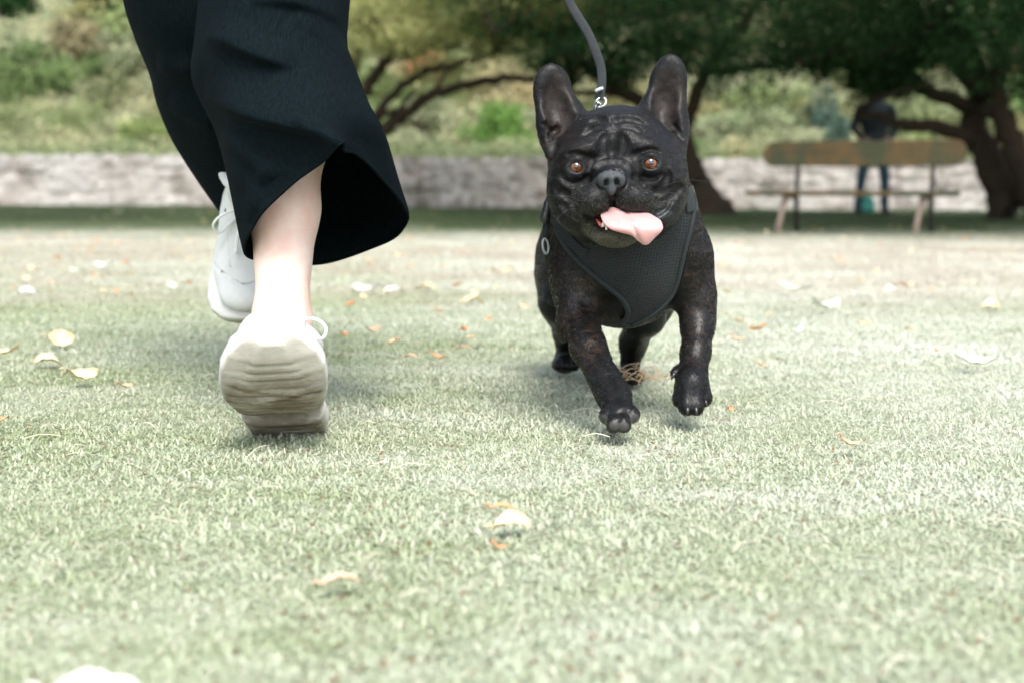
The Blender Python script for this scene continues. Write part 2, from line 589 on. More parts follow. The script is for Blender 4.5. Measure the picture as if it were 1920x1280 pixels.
    a = me.attributes.new("siz", 'FLOAT', 'POINT'); a.data.foreach_set("value", S.astype(np.float32))
    a = me.attributes.new("spin", 'FLOAT', 'POINT'); a.data.foreach_set("value", (rg.random(n) * 6.283).astype(np.float32))
    a = me.attributes.new("pick", 'INT', 'POINT'); a.data.foreach_set("value", rg.integers(0, NV, n).astype(np.int32))
    ob = bpy.data.objects.new("grass", me); SC.collection.objects.link(ob)
    props(ob, "short mown turf of pale green and straw coloured blades covering the lawn", "grass", kind="stuff")
    ng = bpy.data.node_groups.new("turf", 'GeometryNodeTree')
    ng.interface.new_socket("Geometry", in_out='INPUT', socket_type='NodeSocketGeometry')
    ng.interface.new_socket("Geometry", in_out='OUTPUT', socket_type='NodeSocketGeometry')
    N = ng.nodes; Lk = ng.links
    gi = N.new("NodeGroupInput"); go = N.new("NodeGroupOutput")
    ci = N.new("GeometryNodeCollectionInfo"); ci.inputs[0].default_value = col; ci.inputs["Separate Children"].default_value = True
    ip = N.new("GeometryNodeInstanceOnPoints")
    def na(name, ty):
        q = N.new("GeometryNodeInputNamedAttribute"); q.data_type = ty; q.inputs[0].default_value = name
        return q.outputs[0]
    cx = N.new("ShaderNodeCombineXYZ"); Lk.new(na("spin", 'FLOAT'), cx.inputs[2])
    Lk.new(gi.outputs[0], ip.inputs["Points"]); Lk.new(ci.outputs[0], ip.inputs["Instance"])
    ip.inputs["Pick Instance"].default_value = True
    Lk.new(na("pick", 'INT'), ip.inputs["Instance Index"])
    Lk.new(cx.outputs[0], ip.inputs["Rotation"])
    sc2 = N.new("ShaderNodeCombineXYZ")
    sz = na("siz", 'FLOAT')
    for i in range(3): Lk.new(sz, sc2.inputs[i])
    Lk.new(sc2.outputs[0], ip.inputs["Scale"])
    Lk.new(ip.outputs[0], go.inputs[0])
    md = ob.modifiers.new("turf", 'NODES'); md.node_group = ng
    return n

# ------------------------------------------------------------------ stone wall
WALL_Y = 23.5
def wall_top(x):
    return .11 + .86 + .02 * math.sin(x * 1.7) + (.02 if x > 3 else 0)

def build_wall():
    root = empty("stone_wall", (0, WALL_Y, .05), "long low dry stone garden wall in the sun below the planted hillside", "wall")
    m = mat("wall_stone", (.4, .36, .32), .9, .2)
    t = NT(m); p = t.pos()
    oi = t.new("ShaderNodeObjectInfo")
    st = t.noise(t.pos((6, 6, 1.6)), 1.2, 5, .65, .5)
    c = t.mix(t.ramp(st, [(.42, (0,) * 3), (.60, (.8,) * 3)]), oi.outputs["Color"], (.52, .49, .47))
    c = t.mix(t.ramp(t.noise(p, 5, 5, .7), [(.48, (0,) * 3), (.66, (1,) * 3)]), c, (.20, .165, .135))
    c = t.mix(t.ramp(t.noise(t.pos((1.1, 1, .5)), 1.0, 4, .6), [(.40, (0,) * 3), (.56, (.75,) * 3)]), c, t.mix(t.noise(p, 7, 4, .6), (.34, .32, .29), (.56, .545, .52)))
    c = t.mix(t.ramp(t.noise(t.pos((.8, 1, .9)), 1.7, 5, .7), [(.52, (0,) * 3), (.64, (.85,) * 3)]), c, (.20, .18, .155))
    t.color(c); t.bump(t.noise(p, 40, 5, .7), .8, .02)
    mm = mat("wall_mortar", (.36, .32, .29), .95, .1)
    rg = random.Random(11)
    meshes = []
    for k in range(10):
        V = []; n = 7
        b = MB()
        # an irregular block: rounded, slightly lumpy
        pts = []
        for sy in (0, 1, 2):
            sc = (.92, 1.0, .97)[sy]; yy = (-.5, -.40, .5)[sy]
            ring = []
            for i in range(10):
                a = 2 * math.pi * i / 10
                cx_, cz_ = math.cos(a), math.sin(a)
                s = 1 / (abs(cx_) ** 7 + abs(cz_) ** 7) ** (1 / 7)
                ring.append((cx_ * s * .5 * sc * rg.uniform(.90, 1.0), yy + (rg.uniform(-.06, .06) if sy == 0 else 0), cz_ * s * .5 * sc * rg.uniform(.93, 1.0)))
            pts += ring
        pts.append((rg.uniform(-.1, .1), -.54, rg.uniform(-.1, .1)))
        F = []
        for r_ in (0, 1):
            for i in range(10):
                j = (i + 1) % 10
                F.append((r_ * 10 + i, r_ * 10 + j, (r_ + 1) * 10 + j, (r_ + 1) * 10 + i))
        for i in range(10): F.append((30, (i + 1) % 10, i))
        me = b.add(pts, F).mesh("stone"); me.materials.append(m); meshes.append(me)
        me.polygons.foreach_set("use_smooth", [False] * len(me.polygons))
    first = True
    pal = [(.36, .33, .30), (.46, .44, .41), (.28, .255, .23), (.42, .40, .38), (.20, .18, .16), (.54, .52, .49), (.38, .32, .27)]
    heights = [.20, .18, .17, .16, .14]
    extra = MB()
    cnt = 0
    rows = []
    xs = -40.0
    while xs < 40:          # random rubble brought to courses: each stretch has its own heights
        seg = rg.uniform(.7, 1.5)
        k = rg.choice((3, 4, 4, 5)); hs = [rg.uniform(.6, 1.4) for _ in range(k)]; tot = sum(hs)
        z = .10
        for q_ in hs:
            hgt = .85 * q_ / tot
            x = xs; m_ = max(1, round(seg / (rg.uniform(.22, .42) + hgt * .5)))
            ws = [rg.uniform(.6, 1.4) for _ in range(m_)]; tw = sum(ws)
            for w_ in ws:
                w = seg * w_ / tw
                rows.append((x + w / 2, z + hgt / 2, w, hgt)); x += w
            z += hgt
        xs += seg
    vis = [r for r in rows if abs(r[0]) < 8.9]
    for (x, zc, w, hgt) in rows:
        inview = abs(x) < 8.9 and cnt < 298
        dz = .02 * math.sin(x * 1.7)
        dy = rg.uniform(-.03, .03)
        if inview:
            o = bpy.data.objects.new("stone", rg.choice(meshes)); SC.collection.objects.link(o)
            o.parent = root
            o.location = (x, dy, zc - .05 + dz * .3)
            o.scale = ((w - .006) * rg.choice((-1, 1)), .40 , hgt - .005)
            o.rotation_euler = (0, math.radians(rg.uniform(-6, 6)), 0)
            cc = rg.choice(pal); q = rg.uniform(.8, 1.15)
            if -2.2 < x < .7: q *= .50      # tree shade on the wall, painted into the stone colour
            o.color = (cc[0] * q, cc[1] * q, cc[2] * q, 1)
            cnt += 1
        else:
            extra.box((x, dy, zc - .05), ((w - .018) / 2, .2, (hgt - .014) / 2), bev=.03)
    eo = link("stone", extra.mesh("stone"), m, root, kind="stuff"); eo.color = (.42, .37, .33, 1)
    m_core = m
    co = MB().box((0, 0, .40), (40, .188, .41))
    link("mortar_core", co.mesh("mortar_core"), m_core, root, smooth=False).color = (.36, .32, .29, 1)
    return cnt

# ------------------------------------------------------------------ foliage
def leaf_mat(name, c0, c1, trans=.35, objcol=False, rough=.55):
    m = mat(name, c0, .65, .12)
    t = NT(m); p = t.pos()
    n = t.noise(p, 2.2, 3); hu = t.math('ADD', t.math('MULTIPLY', t.math('SUBTRACT', t.attr("hue").outputs["Fac"], .5), 1.9), .5)
    hu = t.math('MINIMUM', t.math('MAXIMUM', hu, 0.0), 1.0)
    if objcol:
        oi = t.new("ShaderNodeObjectInfo").outputs["Color"]
        a = t.mix(1.0, oi, (.24, .32, .24), 'MULTIPLY'); b = t.mix(1.0, oi, (1.9, 1.85, 1.75), 'MULTIPLY')
        c = t.mix(t.math('ADD', t.math('MULTIPLY', hu, .7), t.math('MULTIPLY', n, .3)), a, b)
    else:
        c = t.mix(t.math('ADD', t.math('MULTIPLY', hu, .6), t.math('MULTIPLY', n, .4)), c0, c1)
    t.color(c)
    tr = t.new("ShaderNodeBsdfTranslucent"); t.lk(c, tr.inputs[0])
    ms = t.new("ShaderNodeMixShader"); ms.inputs[0].default_value = trans
    out = [q for q in t.n if q.type == 'OUTPUT_MATERIAL'][0]
    t.lk(t.b.outputs[0], ms.inputs[1]); t.lk(tr.outputs[0], ms.inputs[2]); t.lk(ms.outputs[0], out.inputs[0])
    return m

def leaves_mesh(name, centers, rad, per, size, rg, flat=.75, origin=(0, 0, 0)):
    """leaf-shaped pairs of faces round clump centres"""
    n = len(centers) * per
    C = np.repeat(np.asarray(centers, float), per, 0)
    R = np.repeat(np.asarray(rad, float), per)
    d = rg.normal(size=(n, 3)); d /= np.linalg.norm(d, axis=1)[:, None]
    r = R * rg.random(n) ** .45
    P = C + d * r[:, None] * np.array((1, 1, flat))
    nr = d * .7 + rg.normal(size=(n, 3)) * .6 + np.array((0, 0, .5)); nr /= np.linalg.norm(nr, axis=1)[:, None]
    a = np.cross(nr, rg.normal(size=(n, 3))); a /= np.linalg.norm(a, axis=1)[:, None]
    b = np.cross(nr, a)
    L = rg.uniform(.6, 1.15, n) * size; Wd = L * rg.uniform(.30, .45, n)
    V = np.stack([P - a * L[:, None] * .5, P + b * Wd[:, None] * .5 + nr * L[:, None] * .06, P + a * L[:, None] * .5, P - b * Wd[:, None] * .5 + nr * L[:, None] * .06], 1).reshape(-1, 3)
    I = np.arange(n) * 4
    F = np.stack([I, I + 1, I + 2, I + 3], 1)
    me = np_mesh(name, V, F, origin)
    hue = np.repeat(np.clip(rg.normal(.5, .22, len(centers)), 0, 1), per) * .6 + rg.random(n) * .4
    set_attr(me, "hue", np.repeat(hue, 4), 'FLOAT')
    return me

def bark_mat():
    m = mat("bark", (.07, .045, .03), .9, .08)
    t = NT(m); p = t.pos((3, 3, 1))
    n = t.noise(p, 9, 5, .7, .6)
    t.color(t.mix(n, (.030, .022, .016), (.070, .054, .038))); t.bump(n, 1.0, .03)
    return m

def limb_path(pts, jit, rg, n=5):
    Q = catmull([pv(*p) for p in pts], n)
    J = rg.normal(size=Q.shape) * jit; J[0] = 0
    return Q + J

def build_tree(name, label, base, trunk_limbs, crowns, leafm, seed, bark, size=.075, twigs=60):
    rg = np.random.default_rng(seed)
    root = empty(name, base, label, "tree")
    b = MB()
    tips = []
    for (pts, r0, r1) in trunk_limbs:
        Q = limb_path(pts, .015, rg)
        b_r = np.linspace(r0, r1, len(Q))
        if pts[0][1] > 340: b_r[:5] += np.array([.16, .09, .05, .025, .01]) * r0 / .2
        b.tube(Q, b_r, sides=9)
        tips += [Q[int(k)] for k in np.linspace(len(Q) * .35, len(Q) - 1, 6)]
    cen = []; rad = []
    for (c, r, cnt, cr) in crowns:
        c = np.array(c, float); r = np.array(r, float)
        d = rg.normal(size=(cnt, 3)); d /= np.linalg.norm(d, axis=1)[:, None]
        q = c + d * (rg.random(cnt) ** .4)[:, None] * r
        # uneven underside
        lowcut = c[2] - r[2] * (.72 + .28 * np.sin(q[:, 0] * 1.7 + seed) * np.cos(q[:, 1] * 1.1))
        q[:, 2] = np.maximum(q[:, 2], lowcut)
        cen.append(q); rad.append(rg.uniform(cr * .6, cr * 1.4, cnt))
    cen = np.concatenate(cen); rad = np.concatenate(rad)
    # twigs reach from the limbs into the clumps
    T = np.array(tips)
    for k in rg.choice(len(cen), min(twigs, len(cen)), replace=False):
        j = np.linalg.norm(T - cen[k], axis=1).argmin()
        a, e = T[j], cen[k]
        if np.linalg.norm(e - a) > 3.2: continue
        mid = (a + e) / 2 + rg.normal(size=3) * .18 + np.array((0, 0, .12))
        b.tube(catmull([a, mid, e], 4), np.linspace(.035, .010, 9), sides=5)
    o = np.array(base, float)
    link("trunk", b.mesh("trunk", o), bark, root)
    link("crown", leaves_mesh("crown", cen, rad, 95, size, rg, origin=o), leafm, root, smooth=False)
    return root

def build_trees():
    bark = bark_mat()
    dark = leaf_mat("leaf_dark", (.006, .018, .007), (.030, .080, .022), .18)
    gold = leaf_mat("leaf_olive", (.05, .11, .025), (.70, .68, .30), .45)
    gz = lambda x, y: float(ground_z(x, y))
    # middle tree behind the dog
    c = [
        ([(1330, 402, 19.0), (1308, 350, 19.0), (1286, 300, 19.0), (1278, 255, 19.0)], .23, .15),
        ([(1278, 262, 19.0), (1240, 220, 19.0), (1180, 180, 18.8), (1120, 140, 18.6), (1060, 92, 18.3), (990, 50, 18.0), (900, 10, 17.6)], .115, .045),
        ([(1280, 262, 19.0), (1296, 200, 18.9), (1328, 130, 18.8), (1368, 75, 18.6), (1420, 10, 18.5), (1460, -70, 18.4)], .11, .045),
        ([(1278, 262, 19.0), (1262, 180, 19.2), (1235, 90, 19.4), (1230, 0, 19.6), (1240, -90, 19.8)], .10, .045),
        ([(1320, 140, 18.8), (1400, 128, 18.4), (1480, 120, 18.0), (1560, 90, 17.8)], .07, .03),
        ([(1180, 182, 18.8), (1110, 172, 18.9), (1050, 186, 19.0)], .06, .025),
    ]
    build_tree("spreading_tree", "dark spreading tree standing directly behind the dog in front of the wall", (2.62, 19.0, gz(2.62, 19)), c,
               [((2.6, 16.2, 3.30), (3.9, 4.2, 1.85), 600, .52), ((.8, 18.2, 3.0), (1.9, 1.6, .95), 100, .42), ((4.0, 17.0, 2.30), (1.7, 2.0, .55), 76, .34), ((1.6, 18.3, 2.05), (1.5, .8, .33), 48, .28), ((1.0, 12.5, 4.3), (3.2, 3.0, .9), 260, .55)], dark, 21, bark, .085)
    # right hand tree past the bench
    r = [
        ([(1898, 396, 17.5), (1872, 340, 17.5), (1846, 290, 17.5), (1822, 240, 17.5)], .22, .16),
        ([(1822, 250, 17.5), (1838, 180, 17.5), (1822, 110, 17.4), (1806, 40, 17.3), (1800, -60, 17.2)], .17, .08),
        ([(1835, 268, 17.5), (1795, 248, 17.3), (1740, 238, 17.1), (1690, 232, 16.9), (1650, 218, 16.7), (1600, 214, 16.5)], .115, .035),
        ([(1838, 215, 17.5), (1792, 190, 17.3), (1735, 172, 17.1), (1690, 156, 16.9), (1655, 178, 16.8), (1630, 190, 16.7)], .11, .03),
        ([(1740, 172, 17.1), (1680, 120, 16.9), (1620, 96, 16.7), (1560, 100, 16.5), (1500, 118, 16.3)], .07, .03),
        ([(1960, 400, 17.0), (1916, 318, 17.0), (1888, 252, 17.0), (1868, 180, 17.0), (1874, 108, 17.0), (1892, 30, 17.0), (1910, -60, 17.0)], .17, .09),
        ([(1840, 180, 17.4), (1790, 120, 17.2), (1740, 60, 17.0), (1700, 0, 16.8), (1660, -80, 16.6)], .10, .05),
    ]
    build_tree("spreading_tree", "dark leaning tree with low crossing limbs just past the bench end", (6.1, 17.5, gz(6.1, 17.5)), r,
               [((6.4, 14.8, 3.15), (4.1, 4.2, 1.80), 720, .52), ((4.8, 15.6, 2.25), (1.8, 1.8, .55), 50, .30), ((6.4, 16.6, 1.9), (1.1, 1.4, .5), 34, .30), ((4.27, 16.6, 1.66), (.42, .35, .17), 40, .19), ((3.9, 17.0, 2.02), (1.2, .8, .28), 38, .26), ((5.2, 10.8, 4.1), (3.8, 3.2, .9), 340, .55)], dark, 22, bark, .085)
    # left tree with sunlit olive foliage
    l = [
        ([(640, 372, 21.0), (648, 330, 21.0), (664, 300, 21.0)], .24, .19),
        ([(660, 305, 21.0), (700, 262, 20.9), (740, 228, 20.8), (790, 190, 20.6), (850, 164, 20.4), (930, 150, 20.2), (1010, 150, 20.0), (1070, 170, 19.8)], .11, .04),
        ([(660, 305, 21.0), (690, 240, 20.9), (735, 180, 20.7), (790, 140, 20.5), (860, 120, 20.2), (930, 100, 20.0)], .085, .03),
        ([(655, 305, 21.0), (668, 220, 20.9), (690, 160, 20.8), (728, 110, 20.6), (760, 104, 20.5), (800, 88, 20.4), (850, 92, 20.3)], .11, .04),
        ([(655, 305, 21.0), (650, 200, 21.0), (668, 100, 21.0), (690, 60, 20.9), (735, 100, 20.4), (770, 104, 20.2), (805, 82, 20.0)], .12, .05),
        ([(650, 305, 21.0), (600, 200, 21.2), (560, 100, 21.4), (540, 0, 21.5)], .12, .05),
        ([(690, 262, 20.9), (712, 215, 20.8), (745, 205, 20.7), (775, 170, 20.6)], .06, .03),
    ]
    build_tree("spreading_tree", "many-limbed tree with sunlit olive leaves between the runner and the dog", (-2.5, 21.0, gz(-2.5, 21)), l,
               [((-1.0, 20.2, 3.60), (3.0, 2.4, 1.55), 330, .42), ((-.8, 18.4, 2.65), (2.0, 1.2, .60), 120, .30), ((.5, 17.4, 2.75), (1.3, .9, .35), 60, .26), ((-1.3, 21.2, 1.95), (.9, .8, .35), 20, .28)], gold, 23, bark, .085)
    # tree off to the left whose low boughs dip into the corner
    q = [
        ([(-480, 420, 15.0), (-470, 200, 15.0), (-400, 0, 15.0), (-300, -200, 15.0)], .25, .15),
        ([(-400, 0, 15.0), (-200, -40, 14.6), (-20, -20, 14.2), (120, -40, 14.0), (230, -10, 13.8)], .10, .03),
    ]
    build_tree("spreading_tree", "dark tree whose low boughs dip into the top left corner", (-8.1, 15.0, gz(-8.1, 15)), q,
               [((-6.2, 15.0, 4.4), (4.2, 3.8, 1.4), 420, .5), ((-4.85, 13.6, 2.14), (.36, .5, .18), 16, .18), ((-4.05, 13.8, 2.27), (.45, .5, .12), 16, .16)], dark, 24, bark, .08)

def build_bushes():
    rg = np.random.default_rng(31)
    bm_ = leaf_mat("bush_leaf", (.1, .1, .1), (.1, .1, .1), .30, objcol=True)
    stemm = bark_mat(); stemm.name = "bush_stem"
    meshes = []
    for k in range(6):
        nC = 26
        d = rg.normal(size=(nC, 3)); d /= np.linalg.norm(d, axis=1)[:, None]; d[:, 2] = np.abs(d[:, 2])
        c = d * rg.uniform(.35, .82, (nC, 1)) * np.array((1, 1, .9)) + np.array((0, 0, .15))
        me = leaves_mesh("foliage", c, rg.uniform(.20, .42, nC), 80, .13, rg); me.materials.append(bm_); meshes.append(me)
    stems = []
    for k in range(3):
        b = MB()
        for j in range(5):
            a = j * 1.26 + k; b.tube(catmull([(0.02 * j, 0, -.1), (.15 * math.cos(a), .15 * math.sin(a), .35), (.45 * math.cos(a), .45 * math.sin(a), .8)], 4), np.linspace(.045, .012, 9), sides=5)
        me = b.mesh("stem"); me.materials.append(stemm); stems.append(me)
    def bush(px, py, y, w, h, col, label, group=None, name="bush"):
        p = pt(px, py, y); gz = float(ground_z(p.x, y))
        base = Vector((p.x, y, max(gz, .05) - .05))
        h = max(h, .3)
        root = empty(name, base, label, "bush", group)
        o = bpy.data.objects.new("foliage", meshes[int(rg.integers(6))]); SC.collection.objects.link(o)
        o.parent = root; o.scale = (w, w * .9, h); o.rotation_euler = (0, 0, rg.uniform(0, 6.28)); o.color = (*col, 1)
        s = bpy.data.objects.new("stem", stems[int(rg.integers(3))]); SC.collection.objects.link(s)
        s.parent = root; s.scale = (w * .8, w * .8, h * .9)
        return root
    sage = (.29, .31, .20); green = (.11, .20, .06); yel = (.36, .34, .17); olive = (.20, .22, .11); rust = (.42, .21, .11); blue = (.075, .12, .10)
    # named ones, by what the photo shows of them
    bush(930, 262, 27.0, 1.05, 1.10, (.12, .22, .055), "bright green rounded bush above the wall, left of the dog's ear")
    bush(792, 240, 33.0, .95, 1.15, rust, "rust orange bush on the slope beside the bright green one")
    bush(1545, 255, 29.0, .45, 1.5, blue, "narrow dark bluish shrub above the left end of the bench")
    bush(1570, 262, 27.5, .35, 1.0, blue, "small dark bluish shrub between the narrow one and the standing man")
    bush(1345, 262, 28.0, .95, .95, (.25, .29, .17), "pale sage bush beside the middle tree trunk")
    bush(1420, 258, 28.5, 1.05, 1.05, (.27, .30, .18), "pale sage bush above the wall, left of the bench back")
    bush(1490, 262, 29.5, .9, .95, (.22, .25, .15), "sage bush above the wall near the narrow bluish shrub")
    bush(1720, 240, 29.0, 1.2, 1.3, (.22, .25, .13), "pale green bush seen through the crossing limbs")
    bush(1850, 240, 29.0, 1.1, 1.4, (.22, .25, .13), "pale green bush right of the leaning trunk")
    bush(300, 262, 28.0, 1.15, .85, (.20, .25, .10), "yellow-green bush above the wall beside the trouser leg")
    bush(235, 275, 26.5, .55, .40, (.22, .23, .13), "small tufted plant on the wall edge near the trouser leg")
    bush(150, 160, 38.0, 1.5, 1.4, (.23, .20, .12), "tawny bush with grey stems on the left slope")
    bush(205, 195, 34.0, 1.0, 1.0, (.20, .22, .12), "olive bush beside the end of the clipped hedge")
    # clipped hedge on the left
    p = pt(60, 230, 31.0); gz = 2.05
    hr = empty("hedge", (p.x - 1.6, 31.0, 1.2), "clipped pale green hedge on the left slope", "hedge")
    n = 150
    c = np.stack([rg.uniform(-4.2, 3.2, n), rg.uniform(-.5, .5, n), rg.uniform(.30, .98, n)], 1)
    o = link("foliage", leaves_mesh("foliage", c, np.full(n, .30), 60, .10, rg, flat=.8), bm_, hr, smooth=False); o.color = (.21, .25, .12, 1)
    # the planted slope: bushes in drifts up the hill
    cols = [sage, green, yel, olive, (.34, .36, .24), (.23, .28, .13), (.40, .35, .21), (.14, .20, .08)]
    names = ["pale sage", "mid green", "yellowish", "olive", "silvery", "soft green", "straw coloured", "deep green"]
    k = 0
    for y, n, ww in ((27, 30, .75), (29, 24, .9), (31.5, 26, 1.1), (35, 24, 1.35), (40, 24, 1.6), (46, 22, 1.9), (53, 20, 2.3), (61, 18, 2.8), (70, 16, 3.4)):
        half = .42 * y
        for i in range(n):
            x = -half + 2 * half * (i + rg.uniform(.2, .8)) / n
            yy = y + rg.uniform(-1.6, 1.6)
            px = 960 + x / yy * FPX
            if y < 29 and (850 < px < 1020 or 200 < px < 330): continue
            if y < 33 and px < 260: continue
            ci = int(rg.integers(len(cols)))
            w = ww * rg.uniform(.7, 1.25); h = w * rg.uniform(.7, 1.15)
            if y == 27: h *= .55; w *= .8
            col = cols[ci]
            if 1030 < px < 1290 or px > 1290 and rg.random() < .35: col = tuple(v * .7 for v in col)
            band = "low on the slope" if y < 33 else ("halfway up the slope" if y < 48 else "high on the slope")
            side = "behind the runner's side" if px < 640 else ("between runner and dog" if px < 1010 else ("behind the dog" if px < 1300 else "behind the bench side"))
            lab = "%s bush %s %s" % (names[ci], band, side)
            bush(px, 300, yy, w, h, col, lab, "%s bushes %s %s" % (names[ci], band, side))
            k += 1
    # low pale growth spilling along the wall top
    n = 900
    x = rg.uniform(-11, 11, n); y = rg.uniform(24.2, 26.2, n)
    c = np.stack([x, y, ground_z(x, y) + rg.uniform(.02, .30, n)], 1)
    n2 = 4200
    y2 = rg.uniform(26, 50, n2); x2 = rg.uniform(-.45, .45, n2) * y2
    c2 = np.stack([x2, y2, ground_z(x2, y2) + rg.uniform(.0, .25, n2)], 1)
    o = link("scrub", leaves_mesh("scrub", c2, rg.uniform(.25, .55, n2), 30, .16, rg, flat=.6), bm_, None,
             "rough pale scrub covering the sunny slope between the bushes", "scrub", kind="stuff", smooth=False)
    o.color = (.36, .35, .22, 1)
    o = link("ground_cover", leaves_mesh("ground_cover", c, rg.uniform(.12, .28, n), 30, .085, rg, flat=1.0), bm_, None,
             "pale green low plants growing along the top of the wall", "ground cover", kind="stuff", smooth=False)
    o.color = (.23, .27, .15, 1)

build_ground()
build_wall()
build_trees()
build_bushes()
build_grass()
# ------------------------------------------------------------------ the dog
def build_dog():
    def R(px, y): return px * y / FPX
    X = axis((-0.01, 0.33, 0.0015))
    Y = axis((1.655, 1.90, 0.0015), (1.90, 2.0, .0025), (2.0, 2.56, 0.005))
    Z = axis((-0.004, 0.08, 0.0016), (0.08, 0.21, 0.0026), (0.21, .52, .0015))
    f = Field(X, Y, Z)
    # trunk
    f.add(Ell(pv(1163, 488, 2.03), (.090, .17, .088)), .03)
    f.add(Ell(pv(1166, 505, 1.945), (.086, .070, .079)), .025)
    f.add(Ell((.142, 2.22, .222), (.085, .16, .088)), .05)
    f.add(Ell((.135, 2.38, .215), (.088, .11, .095)), .05)
    # shoulders
    f.add(Ell(pv(1086, 480, 1.95), (.038, .06, .092), (0, 8, 0)), .02)
    f.add(Ell(pv(1274, 455, 1.95), (.036, .06, .092), (0, -14, 0)), .02)
    # neck
    f.add(Cone(pv(1160, 350, 1.90), pv(1166, 450, 1.98), .082, .092), .04)
    f.add(Cone(pv(1160, 330, 1.93), (.15, 2.1, .245), .075, .085), .04)
    # front leg, image left: reaching forward
    L = [pv(1080, 500, 1.915), pv(1085, 588, 1.90), pv(1103, 652, 1.85), pv(1135, 712, 1.80), pv(1155, 752, 1.765)]
    f.chain(L[:2], [.031, .0250], .018)
    f.chain(L[1:], [.0250, .0225, .0190, .0190], .010)
    f.add(Ell(pv(1066, 594, 1.895), (.015, .02, .036), (0, 14, 0)), .010)
    f.add(Ell(pv(1152, 742, 1.785), (.022, .022, .018)), .012)
    # front leg, image right: lifted and hanging
    L = [pv(1290, 480, 1.935), pv(1303, 560, 1.93), pv(1308, 612, 1.915), pv(1305, 660, 1.89), pv(1297, 705, 1.865), pv(1296, 740, 1.85)]
    f.chain(L[:2], [.032, .0255], .018)
    f.chain(L[1:], [.0255, .0215, .0185, .0185, .019], .010)
    f.add(Ell(pv(1318, 568, 1.925), (.017, .02, .036), (0, -4, 0)), .010)
    TR = f.mesh()
    # paw, image left (seen from below the toes)
    pc = pv(1161, 775, 1.745)
    f.add(Ell(pc, (.0205, .023, .018)), .012)
    for (px, py, y, r) in ((1137, 780, 1.737, .0092), (1151, 793, 1.724, .0102), (1169, 793, 1.722, .0102), (1185, 777, 1.735, .0096)):
        f.add(Ell(pv(px, py, y), (r, r * 1.35, r * 1.15)), .0035)
    for (px, py) in ((1143, 796), (1160, 800), (1178, 794)):
        f.sub(Cone(pv(px, py, 1.702), pv(px, py - 30, 1.712), .0016, .0012), .003)
    # paw, image right (knuckles forward, hanging)
    f.add(Ell(pv(1297, 725, 1.842), (.0225, .021, .026)), .012)
    for (px, py, y, r) in ((1276, 744, 1.838, .0100), (1289, 757, 1.825, .0108), (1305, 757, 1.825, .0108), (1320, 742, 1.838, .0100)):
        f.add(Cone(pv(px + (1297 - px) * .35, py - 36, y + .008), pv(px, py, y), r * .8, r), .0035)
        f.add(Ell(pv(px, py + 6, y - .001), (r, r * 1.1, r * 1.0)), .003)
    f.add(Cone(pv(1272, 692, 1.862), pv(1264, 699, 1.853), .006, .0055), .004)
    # hind legs
    f.add(Ell(pv(1065, 505, 2.36), (.052, .075, .088), (0, 6, 0)), .03)
    f.chain([pv(1060, 520, 2.33), pv(1054, 568, 2.31), pv(1064, 622, 2.42), pv(1062, 665, 2.45)], [.045, .034, .0215, .0190], .02)
    f.add(Ell(pv(1061, 682, 2.425), (.0245, .036, .015)), .012)
    for dx in (-15, -5, 6, 17):
        f.add(Ell(pv(1061 + dx, 684, 2.392 + abs(dx) * .0004), (.0085, .014, .011)), .003)
    f.add(Ell(pv(1215, 520, 2.36), (.050, .075, .085), (0, -8, 0)), .03)
    f.chain([pv(1214, 540, 2.30), pv(1207, 592, 2.22), pv(1188, 640, 2.30), pv(1181, 685, 2.32)], [.042, .031, .0200, .0170], .02)
    f.add(Ell(pv(1183, 705, 2.28), (.0215, .036, .014)), .012)
    for dx in (-14, -5, 6, 15):
        f.add(Ell(pv(1183 + dx, 707, 2.248 + abs(dx) * .0004), (.0080, .014, .0105)), .003)

    # ---------------- head
    f.add(Ell(pv(1158, 302, 1.875), (.0815, .088, .064)), .02)
    f.add(Ell(pv(1158, 262, 1.865), (.060, .070, .040)), .02)
    f.add(Ell(pv(1072, 345, 1.845), (.031, .05, .048), (0, 6, 0)), .025)
    f.add(Ell(pv(1244, 342, 1.845), (.031, .05, .048), (0, -6, 0)), .025)
    f.add(Ell(pv(1155, 378, 1.860), (.080, .062, .050)), .02)
    f.add(Ell(pv(1100, 405, 1.835), (.035, .045, .030), (0, 35, 0)), .015)
    f.add(Ell(pv(1222, 398, 1.835), (.033, .045, .030), (0, -35, 0)), .015)
    # brows and stop
    f.add(Ell(pv(1095, 282, 1.812), (.029, .028, .016), (0, -14, 0)), .012)
    f.add(Ell(pv(1205, 277, 1.812), (.029, .028, .016), (0, 14, 0)), .012)
    f.add(Ell(pv(1150, 338, 1.785), (.030, .040, .020)), .015)
    f.line([(1134, 286), (1128, 270), (1134, 254)], .0018, .0004, .006, n=5)
    f.line([(1163, 284), (1172, 268), (1160, 250)], .0015, .0004, .006, n=5)
    f.add(Ell(pv(1149, 335, 1.760), (.021, .034, .016)), .012)
    f.sub(Ell(pv(1148, 284, 1.778), (.015, .016, .015)), .014)
    # muzzle lobes
    f.add(Ell(pv(1112, 373, 1.763), (.0285, .039, .0245), (0, -22, 0)), .005)
    f.add(Ell(pv(1187, 371, 1.763), (.0295, .039, .0245), (0, 20, 0)), .005)
    f.add(Ell(pv(1095, 389, 1.772), (.0200, .030, .0190), (0, -14, 0)), .008)
    f.add(Ell(pv(1209, 385, 1.772), (.0190, .030, .0185), (0, 14, 0)), .008)
    f.add(Ell(pv(1148, 356, 1.748), (.017, .018, .014)), .008)
    # lower jaw
    f.add(Ell(pv(1150, 433, 1.795), (.034, .050, .0205), (0, 4, 0)), .010)
    f.add(Ell(pv(1150, 443, 1.765), (.0255, .026, .0120), (0, 3, 0)), .008)
